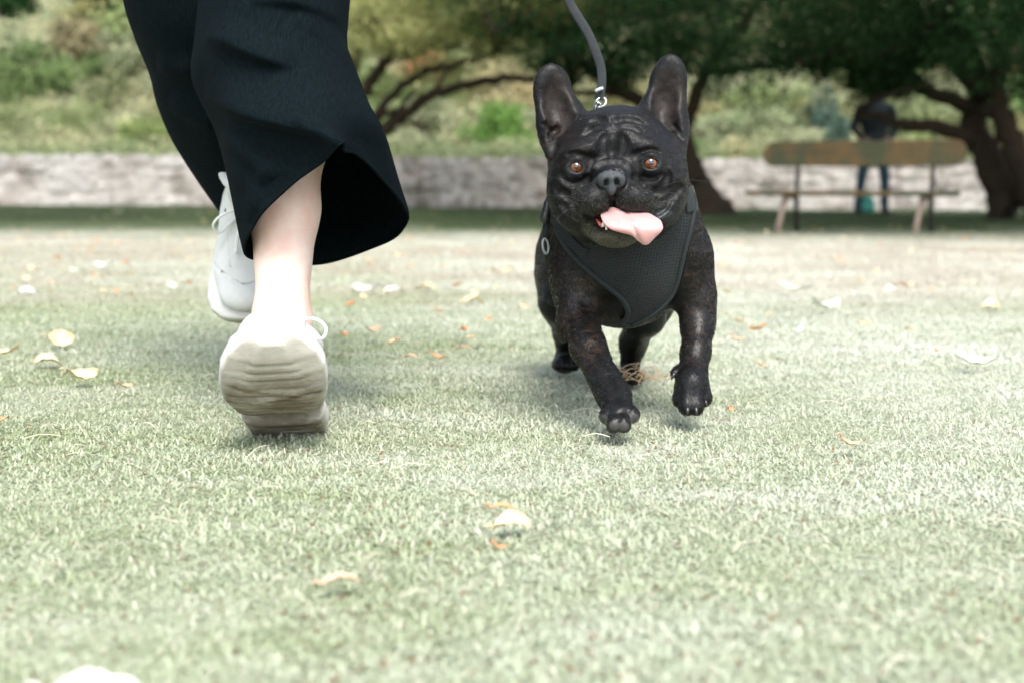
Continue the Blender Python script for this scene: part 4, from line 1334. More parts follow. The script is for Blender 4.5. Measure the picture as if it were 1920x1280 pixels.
def build_harness(TR, root, rl):
    V, Q = TR
    bvh = BVHTree.FromPolygons([Vector(v) for v in V], [tuple(int(i) for i in q) for q in Q])
    def on(px, py, off):
        o = CAM_POS; d = (pt(px, py, 2.0) - CAM_POS).normalized()
        h, n, _, dist = bvh.ray_cast(o, d)
        if h is None or h.y > 2.08:
            h, n, _, _ = bvh.find_nearest(pt(px, py, 1.955))
        if n.y > 0.5: n = -n
        return np.array(h + n * off)
    Lb = catmull([np.array(p, float) for p in [(1040, 385), (1043, 410), (1050, 435), (1066, 466), (1090, 494), (1120, 519), (1147, 540), (1166, 556), (1177, 575), (1176, 590), (1164, 602)]], 5)
    Rb = catmull([np.array(p, float) for p in [(1290, 355), (1298, 380), (1294, 410), (1288, 440), (1281, 470), (1274, 500), (1266, 528), (1256, 552), (1238, 573), (1212, 592), (1182, 605)]], 5)
    nu, nv = 60, len(Lb)
    G = np.zeros((nv, nu, 3)); 
    for i in range(nv):
        for j in range(nu):
            q = Lb[i] * (1 - j / (nu - 1)) + Rb[i] * (j / (nu - 1))
            G[i, j] = on(q[0], q[1], .0045)
    for _ in range(6):
        H = G.copy()
        H[1:-1, 1:-1] = (G[:-2, 1:-1] + G[2:, 1:-1] + G[1:-1, :-2] + G[1:-1, 2:]) / 4
        H[1:-1, 0] = (G[:-2, 0] + G[2:, 0]) / 2; H[1:-1, -1] = (G[:-2, -1] + G[2:, -1]) / 2
        G = G * .3 + H * .7
    cenb = np.array((.155, 2.03, .22))
    VV = G.reshape(-1, 3)
    inn = VV + (cenb - VV) / np.linalg.norm(cenb - VV, axis=1)[:, None] * .003
    F = []
    N0 = nu * nv
    for i in range(nv - 1):
        for j in range(nu - 1):
            a = i * nu + j
            F.append((a, a + nu, a + nu + 1, a + 1)); F.append((N0 + a + 1, N0 + a + nu + 1, N0 + a + nu, N0 + a))
    edge = [j for j in range(nu)] + [i * nu + nu - 1 for i in range(1, nv)] + [(nv - 1) * nu + j for j in range(nu - 2, -1, -1)] + [i * nu for i in range(nv - 2, 0, -1)]
    for k in range(len(edge)):
        a, b = edge[k], edge[(k + 1) % len(edge)]
        F.append((a, b, N0 + b, N0 + a))
    me = np_mesh("harness", np.concatenate([VV, inn]), F, rl)
    uv = me.uv_layers.new(name="weave")
    li = np.zeros(len(me.loops), np.int32); me.loops.foreach_get("vertex_index", li)
    W2 = np.concatenate([VV, VV])[li]
    # cloth coordinates in metres, taken off the curved surface
    du = np.cumsum(np.linalg.norm(np.diff(G, axis=1, prepend=G[:, :1]), axis=2), 1)
    du = du - du[:, nu // 2][:, None]
    dv = np.cumsum(np.linalg.norm(np.diff(G, axis=0, prepend=G[:1]), axis=2), 0)
    UV = np.stack([du, dv], 2).reshape(-1, 2); UV = np.concatenate([UV, UV])[li]
    uv.data.foreach_set("uv", UV.astype(np.float32).ravel())
    m = mat("harness_mesh_fabric", (.012, .016, .017), .7, .35, sheen=.05)
    t = NT(m)
    u = t.new("ShaderNodeUVMap"); u.uv_map = "weave"
    mp = t.new("ShaderNodeMapping"); mp.inputs["Scale"].default_value = (1 / .0050, 1 / .0043, 1); t.lk(u.outputs[0], mp.inputs[0])
    sx = t.new("ShaderNodeSeparateXYZ"); t.lk(mp.outputs[0], sx.inputs[0])
    row = t.math('FLOOR', sx.outputs[1], 0)
    shift = t.math('MULTIPLY', t.math('MODULO', t.math('ADD', row, 1000.0), 2.0), .5)
    fx = t.math('SUBTRACT', t.math('FRACT', t.math('ADD', sx.outputs[0], shift)), .5)
    fy = t.math('SUBTRACT', t.math('FRACT', sx.outputs[1]), .5)
    dd = t.math('SQRT', t.math('ADD', t.math('POWER', fx, 2.0), t.math('POWER', fy, 2.0)))
    hole = t.ramp(dd, [(.24, (0,) * 3), (.37, (1,) * 3)])
    t.color(t.mix(hole, (.0015, .002, .002), t.mix(t.noise(t.pos(), 30, 3), (.0055, .0085, .009), (.0105, .0155, .0165))))
    t.bump(hole, .9, .0012)
    hn = link("harness", me, m, root, label="black mesh vest harness across the chest")
    bm_ = mat("harness_binding", (.022, .029, .032), .75, .3, sheen=.05)
    t = NT(bm_); p = t.pos((1, 1, 1)); wv = t.noise(t.pos((1200, 1200, 1200)), 1, 2)
    t.bump(wv, .5, .0006)
    t.color(t.mix(wv, (.006, .010, .011), (.014, .019, .021)))
    def sub(name, b): return link(name, b.mesh(name, rl), bm_, hn)
    sub("binding", MB().tube(G[8:, 0] + np.array((0, -.0015, 0)), .0034, sides=10))
    sub("binding", MB().tube(G[2:, -1] + np.array((0, -.0010, 0)), .0030, sides=10))
    sub("binding", MB().tube(G[-1, :] + np.array((0, -.0005, 0)), .0026, sides=10))
    def ribbon(path, half, off, mt, name, thick=.0016):
        Pp = catmull([np.array(q, float) for q in path], 5)
        T = np.gradient(Pp, axis=0); T /= np.linalg.norm(T, axis=1)[:, None]
        Nn = np.stack([-T[:, 1], T[:, 0]], 1)
        rows = [[on(*(q + n_ * half * w), off) for w in np.linspace(-1, 1, 7)] for q, n_ in zip(Pp, Nn)]
        A = np.array(rows); 
        for _ in range(4):
            A[1:-1] = (A[:-2] + A[2:] + 2 * A[1:-1]) / 4
        n, k = A.shape[:2]
        top = A.reshape(-1, 3); bot = top + (cenb - top) / np.linalg.norm(cenb - top, axis=1)[:, None] * thick * 2
        F = []
        for i in range(n - 1):
            for j in range(k - 1):
                a = i * k + j
                F.append((a, a + k, a + k + 1, a + 1)); F.append((n * k + a + 1, n * k + a + k + 1, n * k + a + k, n * k + a))
        ed = [j for j in range(k)] + [i * k + k - 1 for i in range(1, n)] + [(n - 1) * k + j for j in range(k - 2, -1, -1)] + [i * k for i in range(n - 2, 0, -1)]
        for q in range(len(ed)):
            a, b = ed[q], ed[(q + 1) % len(ed)]
            F.append((a, b, n * k + b, n * k + a))
        return link(name, np_mesh(name, np.concatenate([top, bot]), F, rl), mt, hn)
    rib = mat("ribbed_strap", (.026, .034, .038), .7, .3, sheen=.05)
    t = NT(rib)
    wv = t.new("ShaderNodeTexWave"); wv.inputs["Scale"].default_value = 150; wv.bands_direction = 'Z'; t.lk(t.pos(), wv.inputs["Vector"])
    t.bump(wv.outputs["Fac"], .8, .001)
    t.color(t.mix(wv.outputs["Fac"], (.004, .007, .008), (.018, .024, .027)))
    ribbon([(1044, 392), (1054, 418), (1070, 446), (1092, 468), (1104, 474)], 9.5, .0066, rib, "neck_strap")
    ribbon([(1281, 352), (1287, 372), (1291, 398)], 10, .0066, bm_, "shoulder_strap")
    # side release buckle and slider on the image-left side of the neck
    pm = mat("black_plastic", (.016, .018, .020), .32, .5)
    b = MB().tube(catmull([pv(1032, 366, 1.915), pv(1029, 376, 1.912), pv(1026, 392, 1.910), pv(1022, 408, 1.910), pv(1020, 419, 1.912)], 4),
                  [.0025] * 2 + [.0048] * 3 + [.0062] * 6 + [.0068] * 3 + [.0062, .0045, .0015], sides=12)
    b.tube(catmull([pv(1027.5, 391, 1.910), pv(1025.0, 396, 1.910)], 3), .0072, sides=12)
    link("buckle", b.mesh("buckle", rl), pm, hn)
    ribm = MB().tube(catmull([pv(1040, 340, 1.93), pv(1034, 362, 1.918), pv(1024, 420, 1.915), pv(1022, 450, 1.93), pv(1026, 490, 1.96)], 5), .0045, sides=8, flat=.4)
    link("side_strap", ribm.mesh("side_strap", rl), rib, hn)
    rm = mat("grey_slider", (.20, .22, .23), .28, .5)
    ring = [pv(1023 + 5.5 * math.cos(a) + 1.5 * math.sin(a), 462 + 14 * math.sin(a), 1.917 + .002 * math.cos(a)) for a in np.linspace(0, 2 * math.pi, 20, endpoint=False)]
    link("slider", MB().tube(ring, .0017, sides=8, closed=True).mesh("slider", rl), rm, hn)

DOG = build_dog()
dog_fur(*DOG)

def build_leash():
    wm_ = mat("leash_webbing", (.045, .052, .056), .75, .3, sheen=.05)
    t = NT(wm_); wv = t.new("ShaderNodeTexWave"); wv.inputs["Scale"].default_value = 180; wv.bands_direction = 'Z'; wv.inputs["Distortion"].default_value = 1.0
    t.lk(t.pos(), wv.inputs["Vector"]); t.bump(wv.outputs["Fac"], .6, .0008)
    t.color(t.mix(wv.outputs["Fac"], (.018, .022, .025), (.045, .052, .056)))
    o = pv(1122, 205, 2.0)
    path = catmull([pv(1123, 188, 2.0), pv(1128, 160, 1.998), pv(1127, 130, 1.995), pv(1118, 100, 1.99), pv(1102, 62, 1.985), pv(1081, 28, 1.98), pv(1062, -8, 1.975),
                    pv(1020, -110, 1.95), pv(940, -330, 1.90), pv(850, -600, 1.84), (-.115, 1.83, 1.02)], 8)
    root = empty("leash", o, "dark grey webbing leash with a silver clip rising between the dog's ears", "leash")
    link("webbing", MB().tube(path, .0062, sides=12, flat=.30, up=(0, 1, .0)).mesh("webbing", o), wm_, root)
    st = MB().tube(catmull([pv(1117, 172, 1.993), pv(1123, 168, 1.991), pv(1130, 166, 1.993)], 3), .0024, sides=8)
    link("stitching", st.mesh("stitching", o), mat("pale_stitching", (.42, .44, .45), .6), root)
    me_ = mat("steel", (.72, .74, .75), .22, .5, metal=1.0)
    c = pv(1126, 193, 2.0)
    ring = [c + np.array((.0075 * math.cos(a), .0012 * math.sin(2 * a), .0068 * math.sin(a) + .002 * math.cos(a))) for a in np.linspace(0, 2 * math.pi, 24, endpoint=False)]
    link("ring", MB().tube(ring, .0017, sides=8, closed=True).mesh("ring", o), me_, root)
    b = MB().tube(catmull([pv(1123, 192, 1.999), pv(1119, 200, 2.0), pv(1114, 210, 2.003), pv(1110, 222, 2.008), pv(1112, 236, 2.012)], 4), [.0042, .0044, .0040, .0034, .0038, .0040, .0036, .0028, .0024, .0024, .0024, .0024, .0024, .0024, .0024, .0022, .0020], sides=10)
    b.tube(catmull([pv(1112, 236, 2.012), pv(1120, 246, 2.012), pv(1128, 238, 2.012), pv(1124, 222, 2.01), pv(1116, 214, 2.005)], 5), .0019, sides=8)
    link("clip", b.mesh("clip", o), me_, root)
build_leash()
# ------------------------------------------------------------------ the runner
def rot_frame(yaw, pitch, roll=0.0):
    """columns: side, forward, up of a shoe; forward at yaw 0 points to -Y (toward the camera)"""
    R = Matrix.Rotation(yaw, 3, 'Z') @ Matrix.Rotation(math.pi, 3, 'Z') @ Matrix.Rotation(pitch, 3, 'X') @ Matrix.Rotation(roll, 3, 'Y')
    return np.array(R)

def build_shoe(root, rl, heel, R, side, opened):
    """heel: point under the heel; R frame; local x side, y forward, z up. side +1: outer edge on +x"""
    def W(p): return np.asarray(p) @ R.T + heel - rl
    S = [-.052, -.046, -.03, 0.0, .030, .045, .052, .060, .072, .080, .090, .11, .135, .160, .185, .205, .222, .234, .242]
    def width(s):
        xs = [-.052, -.048, -.035, -.01, .03, .07, .11, .145, .175, .20, .222, .236, .242]
        ws = [.016, .032, .043, .046, .046, .047, .054, .0585, .0590, .056, .046, .030, .016]
        return float(np.interp(s, xs, ws)) * (.96 if s > .08 else 1.0)
    def cx(s): return side * float(np.interp(s, [-.05, .05, .15, .242], [0, .002, .000, -.008]))
    def bot(s):   # underside: heel block, arch, rocker forefoot
        b = float(np.interp(s, [-.052, -.03, -.01, .045, .052, .072, .080, .09, .15, .175, .20, .222, .242], [.022, .008, 0, 0, .014, .018, .006, .001, 0, .005, .015, .027, .042]))
        return b
    def top(s):
        return float(np.interp(s, [-.052, 0, .06, .12, .17, .21, .242], [.046, .040, .034, .032, .040, .054, .068]))
    white = mat("shoe_knit", (.66, .66, .64), .75, .3, sheen=.2)
    t = NT(white); p = t.pos((1, 1, 1))
    vv = t.new("ShaderNodeTexVoronoi"); vv.inputs["Scale"].default_value = 520; t.lk(p, vv.inputs["Vector"])
    t.color(t.mix(t.noise(p, 35, 4), (.50, .51, .49), (.64, .65, .63)))
    t.bump(t.math('ADD', t.math('MULTIPLY', vv.outputs["Distance"], .5), t.noise(p, 60, 3)), .5, .0015)
    solem = mat("outsole_foam", (.62, .60, .54), .6, .4)
    t = NT(solem); p = t.pos((1, 1, 1))
    at = t.attr("dirt").outputs["Fac"]
    d = t.math('MULTIPLY', at, t.ramp(t.noise(t.pos((22, 22, 60)), 1.0, 5, .65), [(.32, (.35,) * 3), (.56, (1.1,) * 3)]))
    c = t.mix(t.ramp(at, [(.12, (0,) * 3), (.28, (1,) * 3)]), (.62, .61, .57), (.46, .44, .39))
    c = t.mix(d, c, t.mix(t.noise(p, 120, 4), (.060, .045, .027), (.20, .165, .115)))
    t.color(c); t.bump(t.noise(t.pos((300, 300, 900)), 1.0, 4), .35, .0015)

    # outsole: rounded block following the rocker, with cross grooves in the tread
    st = []
    s = -.052
    while s < .2421:
        st.append(s); s += .0022
    K = 20
    V = []; D = []
    grooves = [.012, .030, .094, .106, .120, .136, .150, .166, .180, .194, .206, .217]
    for s in st:
        w, c0, b0, t0 = width(s) + .003, cx(s), bot(s), top(s)
        g = sum(math.exp(-((s - q) / .0011) ** 2) for q in grooves) * .0030
        ring = []
        bw = w * .93 if s < .155 else float(np.interp(s, [.155, .165, .20, .222, .238, .242], [.0545, .053, .037, .027, .018, .012]))
        n1 = 12
        for k in range(n1 + 1):     # bottom, left to right
            u = -1 + 2 * k / n1
            x = bw * math.copysign(abs(u) ** .85, u)
            z = b0 + g * (1 - abs(u) ** 6) + .0045 * abs(u) ** 5
            # moulded pads: a swoosh of raised ridges across the ball and the heel
            z -= .0034 * math.exp(-((s - (.160 - .022 * u)) / .0038) ** 2) * (-.6 < u < .62)
            z += .0030 * math.exp(-((s - (.152 - .022 * u)) / .0016) ** 2) * (-.6 < u < .62)
            z -= .0026 * math.exp(-((s - (.118 + .020 * u)) / .004) ** 2) * (-.75 < u < .1)
            mark = math.exp(-((s - (.154 - .022 * u)) / .0030) ** 2) * (-.6 < u < .62) + math.exp(-((s - (.124 + .020 * u)) / .0030) ** 2) * (-.75 < u < .1) + .8 * math.exp(-((s - (.172 + .01 * u)) / .0018) ** 2) + g * 120
            ring.append((c0 + x, s, z)); D.append((.80 + .60 * min(1.0, mark)) * (1 if s < .06 else .30 + .70 * float(np.interp(s, [.08, .165, .195, .215, .235], [1, 1, .65, .25, 0]))))
        for k, (u, v) in enumerate(((1.0, .15), (1.05, .4), (1.05, .7), (.98, 1.0))):
            ring.append((c0 + w * u, s, b0 + .004 + (t0 - b0 - .004) * v)); D.append(.35 if v < .3 else .08)
        for u, v in ((.98, 1.0), (1.05, .7), (1.05, .4), (1.0, .15)):
            ring.append((c0 - w * u, s, b0 + .004 + (t0 - b0 - .004) * v)); D.append(.35 if v < .3 else .08)
        V += ring
    K = 21; n = len(st); F = []
    for i in range(n - 1):
        for k in range(K):
            k2 = (k + 1) % K
            F.append((i * K + k, (i + 1) * K + k, (i + 1) * K + k2, i * K + k2))
    for i, rev in ((0, 0), (n - 1, 1)):
        ci = len(V); ring = V[i * K:(i + 1) * K]; V.append(tuple(np.mean(ring, 0))); D.append(.3)
        for k in range(K):
            a, b = i * K + k, i * K + (k + 1) % K
            F.append((ci, a, b) if not rev else (ci, b, a))
    b = MB().add(W(V), F)
    shoe = empty("shoe", (0, 0, 0)); shoe.parent = root
    me = b.mesh("outsole")
    set_attr(me, "dirt", np.array(D), 'FLOAT')
    link("outsole", me, solem, shoe)
    # upper: sculpted as one body
    X = axis((-.075, .075, .0022)); Yy = axis((-.075, .262, .0022)); Z = axis((.015, .175, .0022))
    f = Field(X, Yy, Z)
    f.add(Ell((cx(.16), .150, .052), (.054, .066, .036), (6, 0, 0)), .01)
    f.add(Ell((cx(.20), .195, .066), (.040, .040, .024), (24, 0, 0)), .012)
    f.add(Ell((0, .085, .055), (.048, .085, .050), (-8, 0, 0)), .02)
    f.add(Ell((0, .0, .055), (.043, .054, .045)), .02)
    f.add(Cone((0, .005, .06), (0, -.004, .112), .041, .037), .02)
    f.add(Ell((0, .055, .085), (.034, .055, .040), (-28, 0, 0)), .02)
    # tongue, puffy
    f.add(Ell((0, .060, .128), (.030, .014, .028), (28, 0, 0)), .010)
    f.add(Ell((0, .050, .140), (.030, .012, .018), (28, 0, 0)), .008)
    # padded collar
    ring = [np.array((.0375 * math.cos(a), .006 + .047 * math.sin(a), .118 + .010 * math.sin(a) - .004 * abs(math.cos(a)))) for a in np.linspace(0, 2 * math.pi, 26, endpoint=False)]
    for i in range(26):
        f.add(Cone(ring[i], ring[(i + 1) % 26], .0085, .0085), .006)
    f.sub(Cone((0, .010, .10), (0, .002, .175), .030, .034), .006)
    # eyestays and seams
    for sx_ in (-1, 1):
        for k in range(5):
            y = .075 + k * .019
            f.add(Ell((sx_ * (.026 - .0010 * k), y, .096 - k * .0085), (.0075, .0060, .006), (0, sx_ * 35, 0)), .004)
        f.sub(Cone((sx_ * .053, .11, .045), (sx_ * .044, .02, .075), .0022, .0022), .002)
        f.sub(Cone((sx_ * .052, .15, .060), (sx_ * .026, .185, .086), .0022, .0022), .002)
        f.sub(Cone((sx_ * .026, .185, .086), (0, .196, .088), .0022, .0022), .002)
        f.sub(Cone((sx_ * .034, .06, .098), (sx_ * .024, .165, .082), .0016, .0016), .002)
    Vv, Q = f.mesh(); Vv = relax(Vv, Q, 2)
    link("upper", np_mesh("upper", W(Vv), Q), white, shoe)
    # laces across the instep, and the bow
    lm = mat("shoelace", (.74, .75, .74), .8, .2)
    lace = MB()
    for k in range(5):
        y = .075 + k * .019; z = .101 - k * .0085
        q = 1 if k % 2 else -1
        pth = catmull([(-.030, y, z - .012), (-.018, y + .004 * q, z + .002), (0, y + .006 * q, z + .0065), (.018, y + .004 * q, z + .002), (.030, y, z - .012)], 5)
        lace.tube(W(pth), .0038, sides=8, flat=.6)
        pth[:, 1] = 2 * y - pth[:, 1] + .004
        lace.tube(W(pth), .0038, sides=8, flat=.6)
    holes = MB()
    for k in range(5):
        for sx_ in (-1, 1):
            y = .075 + k * .019; z = .099 - k * .0085
            cpt = np.array((sx_ * (.0305 - .0010 * k), y, z - .006))
            holes.tube(W(np.array([cpt, cpt + np.array((sx_ * .0035, 0, .0035))])), .0030, sides=8)
    link("eyelets", holes.mesh("eyelets"), mat("eyelet_dark", (.03, .035, .04), .6), shoe)
    lo = link("laces", lace.mesh("laces"), lm, shoe)
    k0 = np.array((0, .078, .112))
    def bow(pts): link("lace_loop", MB().tube(W(catmull([k0 + np.array(p) for p in pts], 6)), .0029, sides=8, flat=.7).mesh("lace_loop"), lm, lo)
    if opened == 'near':
        bow([(0, 0, 0), (-.022, .004, .010), (-.042, .004, .012), (-.056, 0, .002), (-.052, -.002, -.012), (-.034, -.002, -.008), (-.012, 0, -.002), (0, 0, 0)])
        bow([(0, 0, 0), (.020, .004, .008), (.040, .004, .006), (.050, 0, -.006), (.046, -.002, -.016), (.030, 0, -.012), (.010, .002, -.004), (0, 0, 0)])
    else:
        bow([(0, 0, 0), (.020, .010, .012), (.040, .020, .012), (.050, .030, .002), (.042, .036, -.010), (.022, .020, -.004), (0, 0, 0)])
        bow([(0, 0, 0), (-.020, .010, .012), (-.036, .024, .010), (-.040, .040, .0), (-.030, .040, -.010), (-.014, .018, -.002), (0, 0, 0)])
    bow([(0, 0, 0), (.004, .020, .010), (.012, .045, .006), (.016, .070, -.012)])
    return shoe

def build_runner():
    base = np.array((-.36, 2.05, 0.0))
    root = empty("person", base, "person running toward the viewer in wide black cropped trousers and white sneakers", "person")
    rl = base
    # joints
    hipL, hipR = np.array((-.345, 2.08, .86)), np.array((-.475, 2.10, .86))
    kneeL, ankL = pv(540, 60, 1.96), pv(529, 590, 1.835)
    kneeR, ankR = pv(395, 110, 2.25), pv(480, 372, 2.36)
    heelL = pv(541, 822, 1.785); heelL[2] = .004
    f = Field(axis((-.80, .12, .007)), axis((1.50, 2.75, .007)), axis((-.02, 1.66, .007)))
    # legs with calf and knee
    def leg(h, k, a, foot):
        mid = k * .68 + a * .32
        back = np.array((0, .012, 0))
        f.chain([h, h * .5 + k * .5, k], [.078, .060, .050], .02)
        f.chain([k, k * .6 + a * .4 + back, k * .36 + a * .64, a], [.047, .0500, .0440, .0330], .02)
        f.chain([a, foot], [.033, .026], .02)
        f.add(Ell(a + (.030, .004, -.010), (.009, .012, .013)), .012); f.add(Ell(a + (-.030, .004, -.002), (.009, .012, .013)), .012)
        f.add(Cone(a + (0, .034, -.02), a * .8 + k * .2 + np.array((0, .036, 0)), .010, .012), .014)
    leg(hipL, kneeL, ankL, ankL + np.array((.004, -.10, -.055)))
    leg(hipR, kneeR, ankR, ankR + np.array((.01, -.06, -.09)))
    # trunk, arms, neck, head: above the picture but really there
    pel = (hipL + hipR) / 2
    f.add(Ell(pel + (0, 0, .05), (.155, .105, .12)), .05)
    f.add(Ell(pel + (0.01, -.01, .24), (.13, .09, .17)), .05)
    f.add(Ell(pel + (.01, -.02, .40), (.155, .10, .13)), .05)
    shL, shR = pel + np.array((.175, -.03, .47)), pel + np.array((-.165, .0, .47))
    f.chain([shR, pel + np.array((.0, -.02, .50)), shL], [.05, .06, .05], .04)
    f.chain([pel + np.array((0, -.03, .50)), pel + np.array((0, -.045, .60))], [.052, .048], .03)
    f.add(Ell(pel + (0, -.06, .685), (.070, .088, .105)), .02)
    f.add(Ell(pel + (0, -.145, .675), (.011, .016, .018)), .01)
    elL, haL = np.array((-.165, 1.98, 1.06)), np.array((-.115, 1.83, 1.02))
    f.chain([shL, elL, haL + np.array((-.01, .05, .01))], [.044, .037, .024], .02)
    elR, haR = pel + np.array((-.23, .16, .26)), pel + np.array((-.20, .05, .06))
    f.chain([shR, elR, haR], [.044, .037, .024], .02)
    for c, sg in ((haL, 1), (haR, -1)):
        f.add(Ell(c, (.026, .036, .034)), .012)
        for i in range(4):
            z = .022 - i * .0155
            q = c + np.array((-.018 * sg, -.026, z))
            f.add(Cone(q, q + np.array((.030 * sg, -.016, 0)), .0088, .0080), .003)
            f.add(Cone(q + np.array((.030 * sg, -.016, 0)), q + np.array((.034 * sg, .008, -.002)), .0080, .0070), .003)
        f.add(Cone(c + np.array((0, -.005, .028)), c + np.array((.020 * sg, -.034, .034)), .0100, .0085), .004)
    V, Q = f.mesh(); V = relax(V, Q, 3)
    skin = mat("skin", (.62, .42, .34), .45, .4, sss=.25)
    t = NT(skin); p = t.pos()
    t.color(t.mix(t.ramp(t.noise(p, 22, 5, .6), [(.35, (0,) * 3), (.68, (1,) * 3)]), (.78, .62, .54), (.70, .47, .39)))
    t.bump(t.noise(p, 700, 3), .12, .0006)
    link("body", np_mesh("body", V, Q, rl), skin, root)
    # hair and a plain dark top
    f2 = Field(axis((-.80, .12, .009)), axis((1.6, 2.5, .009)), axis((.85, 1.70, .009)))
    f2.add(Ell(pel + (0, -.045, .70), (.083, .098, .112)), .01)
    f2.add(Ell(pel + (0, .03, .60), (.075, .05, .12)), .03)
    f2.sub(Ell(pel + (0, -.15, .66), (.062, .075, .10)), .01)
    Vh, Qh = f2.mesh(); Vh = relax(Vh, Qh, 2)
    link("hair", np_mesh("hair", Vh, Qh, rl), mat("hair_dark", (.02, .014, .010), .45), root)
    f3 = Field(axis((-.80, .12, .009)), axis((1.6, 2.5, .009)), axis((.85, 1.70, .009)))
    f3.add(Ell(pel + (0.01, -.01, .22), (.15, .112, .20)), .05)
    f3.add(Ell(pel + (.01, -.02, .40), (.172, .116, .14)), .05)
    f3.chain([shR, pel + np.array((.0, -.02, .49)), shL], [.062, .066, .062], .04)
    f3.chain([shL, elL * .6 + shL * .4], [.060, .052], .02)
    f3.chain([shR, elR * .6 + shR * .4], [.060, .052], .02)
    Vt, Qt = f3.mesh(); Vt = relax(Vt, Qt, 2)
    link("top", np_mesh("top", Vt, Qt, rl), mat("top_cotton", (.55, .54, .52), .85, sheen=.2), root)

    # ---- trousers: two wide cropped legs lofted through measured loops of cloth
    cloth = mat("black_crepe", (.012, .019, .022), .95, .03, sheen=.0)
    t = NT(cloth)
    u = t.new("ShaderNodeUVMap"); u.uv_map = "cloth"
    mp = t.new("ShaderNodeMapping"); mp.inputs["Scale"].default_value = (330, 90, 1); t.lk(u.outputs[0], mp.inputs[0])
    nz = t.noise(mp.outputs[0], 1.0, 3, .6, .4)
    fold = t.noise(t.pos((5, 5, 9)), 1.0, 3, .5, .8)
    t.color(t.mix(nz, (.0006, .0018, .0024), (.0070, .0122, .0145)))
    t.bump(t.math('ADD', t.math('MULTIPLY', nz, .35), t.math('MULTIPLY', fold, 0.0)), .8, .0016)
    def loop(L, Fq, Rr, B, n=72):
        L, Fq, Rr, B = (np.array(q) for q in (L, Fq, Rr, B))
        C = (L + Rr) / 2
        out = []
        for i in range(n):
            a = 2 * math.pi * i / n
            c, s = math.cos(a), math.sin(a)
            lr = (L - C) if c > 0 else (C - Rr) * -1
            out.append(C + (L - C) * max(c, 0) + (Rr - C) * max(-c, 0) + (Fq - C) * max(s, 0) + (B - C) * max(-s, 0))
        return np.array(out)
    def creases(P, lines):
        for (poly, amp, wide, sharp, dep) in lines:
            A = catmull([pv(*q) for q in poly], 24)[:, [0, 2]]
            T = np.gradient(A, axis=0); T /= np.linalg.norm(T, axis=1)[:, None]
            D = P[:, None, [0, 2]] - A[None]
            dd = (D ** 2).sum(2); j = dd.argmin(1)
            rowi = np.arange(len(P))
            dj = D[rowi, j]; tj = T[j]
            side = tj[:, 0] * dj[:, 1] - tj[:, 1] * dj[:, 0]
            along = (tj * dj).sum(1)
            e = np.where(side > 0, np.exp(-(side / wide) ** 2), np.exp(-(side / sharp) ** 2))
            e *= np.exp(-(along / .012) ** 2)
            f = j / (len(A) - 1)
            e *= np.clip(np.minimum(f * 3.5, (1 - f) * 4.5), 0, 1) ** 1.0
            e *= P[:, 1] < dep
            P = P + np.array((0, -1, 0)) * (amp * e)[:, None]
        return P
    def trouser(rings, lines, name, ripples):
        n = 180
        def mk(r):
            if len(r) == 4: return loop(*[pv(*q) for q in r], n=n)
            C = catmull([pv(*q) for q in r], 30, True); C = np.concatenate([C, C[:1]])
            L = np.concatenate([[0], np.cumsum(np.linalg.norm(np.diff(C, axis=0), axis=1))])
            # keep the quarter points of the loop on the quarter columns
            key = [0, NK[0] * 30, NK[1] * 30, NK[2] * 30, len(C) - 1]
            out = []
            for a in range(4):
                for tt in np.arange(n // 4) / (n // 4):
                    q = L[key[a]] * (1 - tt) + L[key[a + 1]] * tt
                    out.append([np.interp(q, L, C[:, d_]) for d_ in range(3)])
            return np.array(out)
        loops = [mk(r) for r in rings]
        cols = [catmull([lp[i] for lp in loops], 24) for i in range(n)]
        G = np.stack(cols, 1)           # rows down the leg, columns round it
        m = len(G)
        P = G.reshape(-1, 3)
        cen = G.mean(1)
        rr = np.random.default_rng(3)
        aa = 2 * math.pi * np.arange(n)[None] / n; vv = (np.arange(m) / m)[:, None]
        w = ripples * (np.sin(3 * aa + 5 * vv + 1) * .5 + np.sin(7 * aa - 9 * vv) * .25 + np.sin(12 * aa + 14 * vv) * .10) * (.4 + .6 * (1 - vv))
        d = G - cen[:, None]; d /= np.linalg.norm(d, axis=2)[..., None] + 1e-9
        G = G + d * w[..., None]
        P = creases(G.reshape(-1, 3), lines)
        G = P.reshape(m, n, 3)
        F = []
        for r_ in range(m - 1):
            for i in range(n):
                j = (i + 1) % n
                F.append((r_ * n + i, r_ * n + j, (r_ + 1) * n + j, (r_ + 1) * n + i))
        me = np_mesh(name, G.reshape(-1, 3), F, rl)
        uvl = me.uv_layers.new(name="cloth")
        li = np.zeros(len(me.loops), np.int32); me.loops.foreach_get("vertex_index", li)
        dv = np.cumsum(np.linalg.norm(np.diff(G, axis=0, prepend=G[:1]), axis=2), 0)
        du = np.cumsum(np.linalg.norm(np.diff(G, axis=1, prepend=G[:, :1]), axis=2), 1)
        UV = np.stack([du, dv], 2).reshape(-1, 2)[li]
        uvl.data.foreach_set("uv", UV.astype(np.float32).ravel())
        ob = link(name, me, cloth, root)
        s = ob.modifiers.new("cloth", 'SOLIDIFY'); s.thickness = .0024; s.offset = 0
        # turned hem
        hem = G[0]
        link("hem", MB().tube(hem, .0019, sides=6, closed=True).mesh("hem", rl), cloth, ob)
        return ob
    NK = (4, 10, 13)
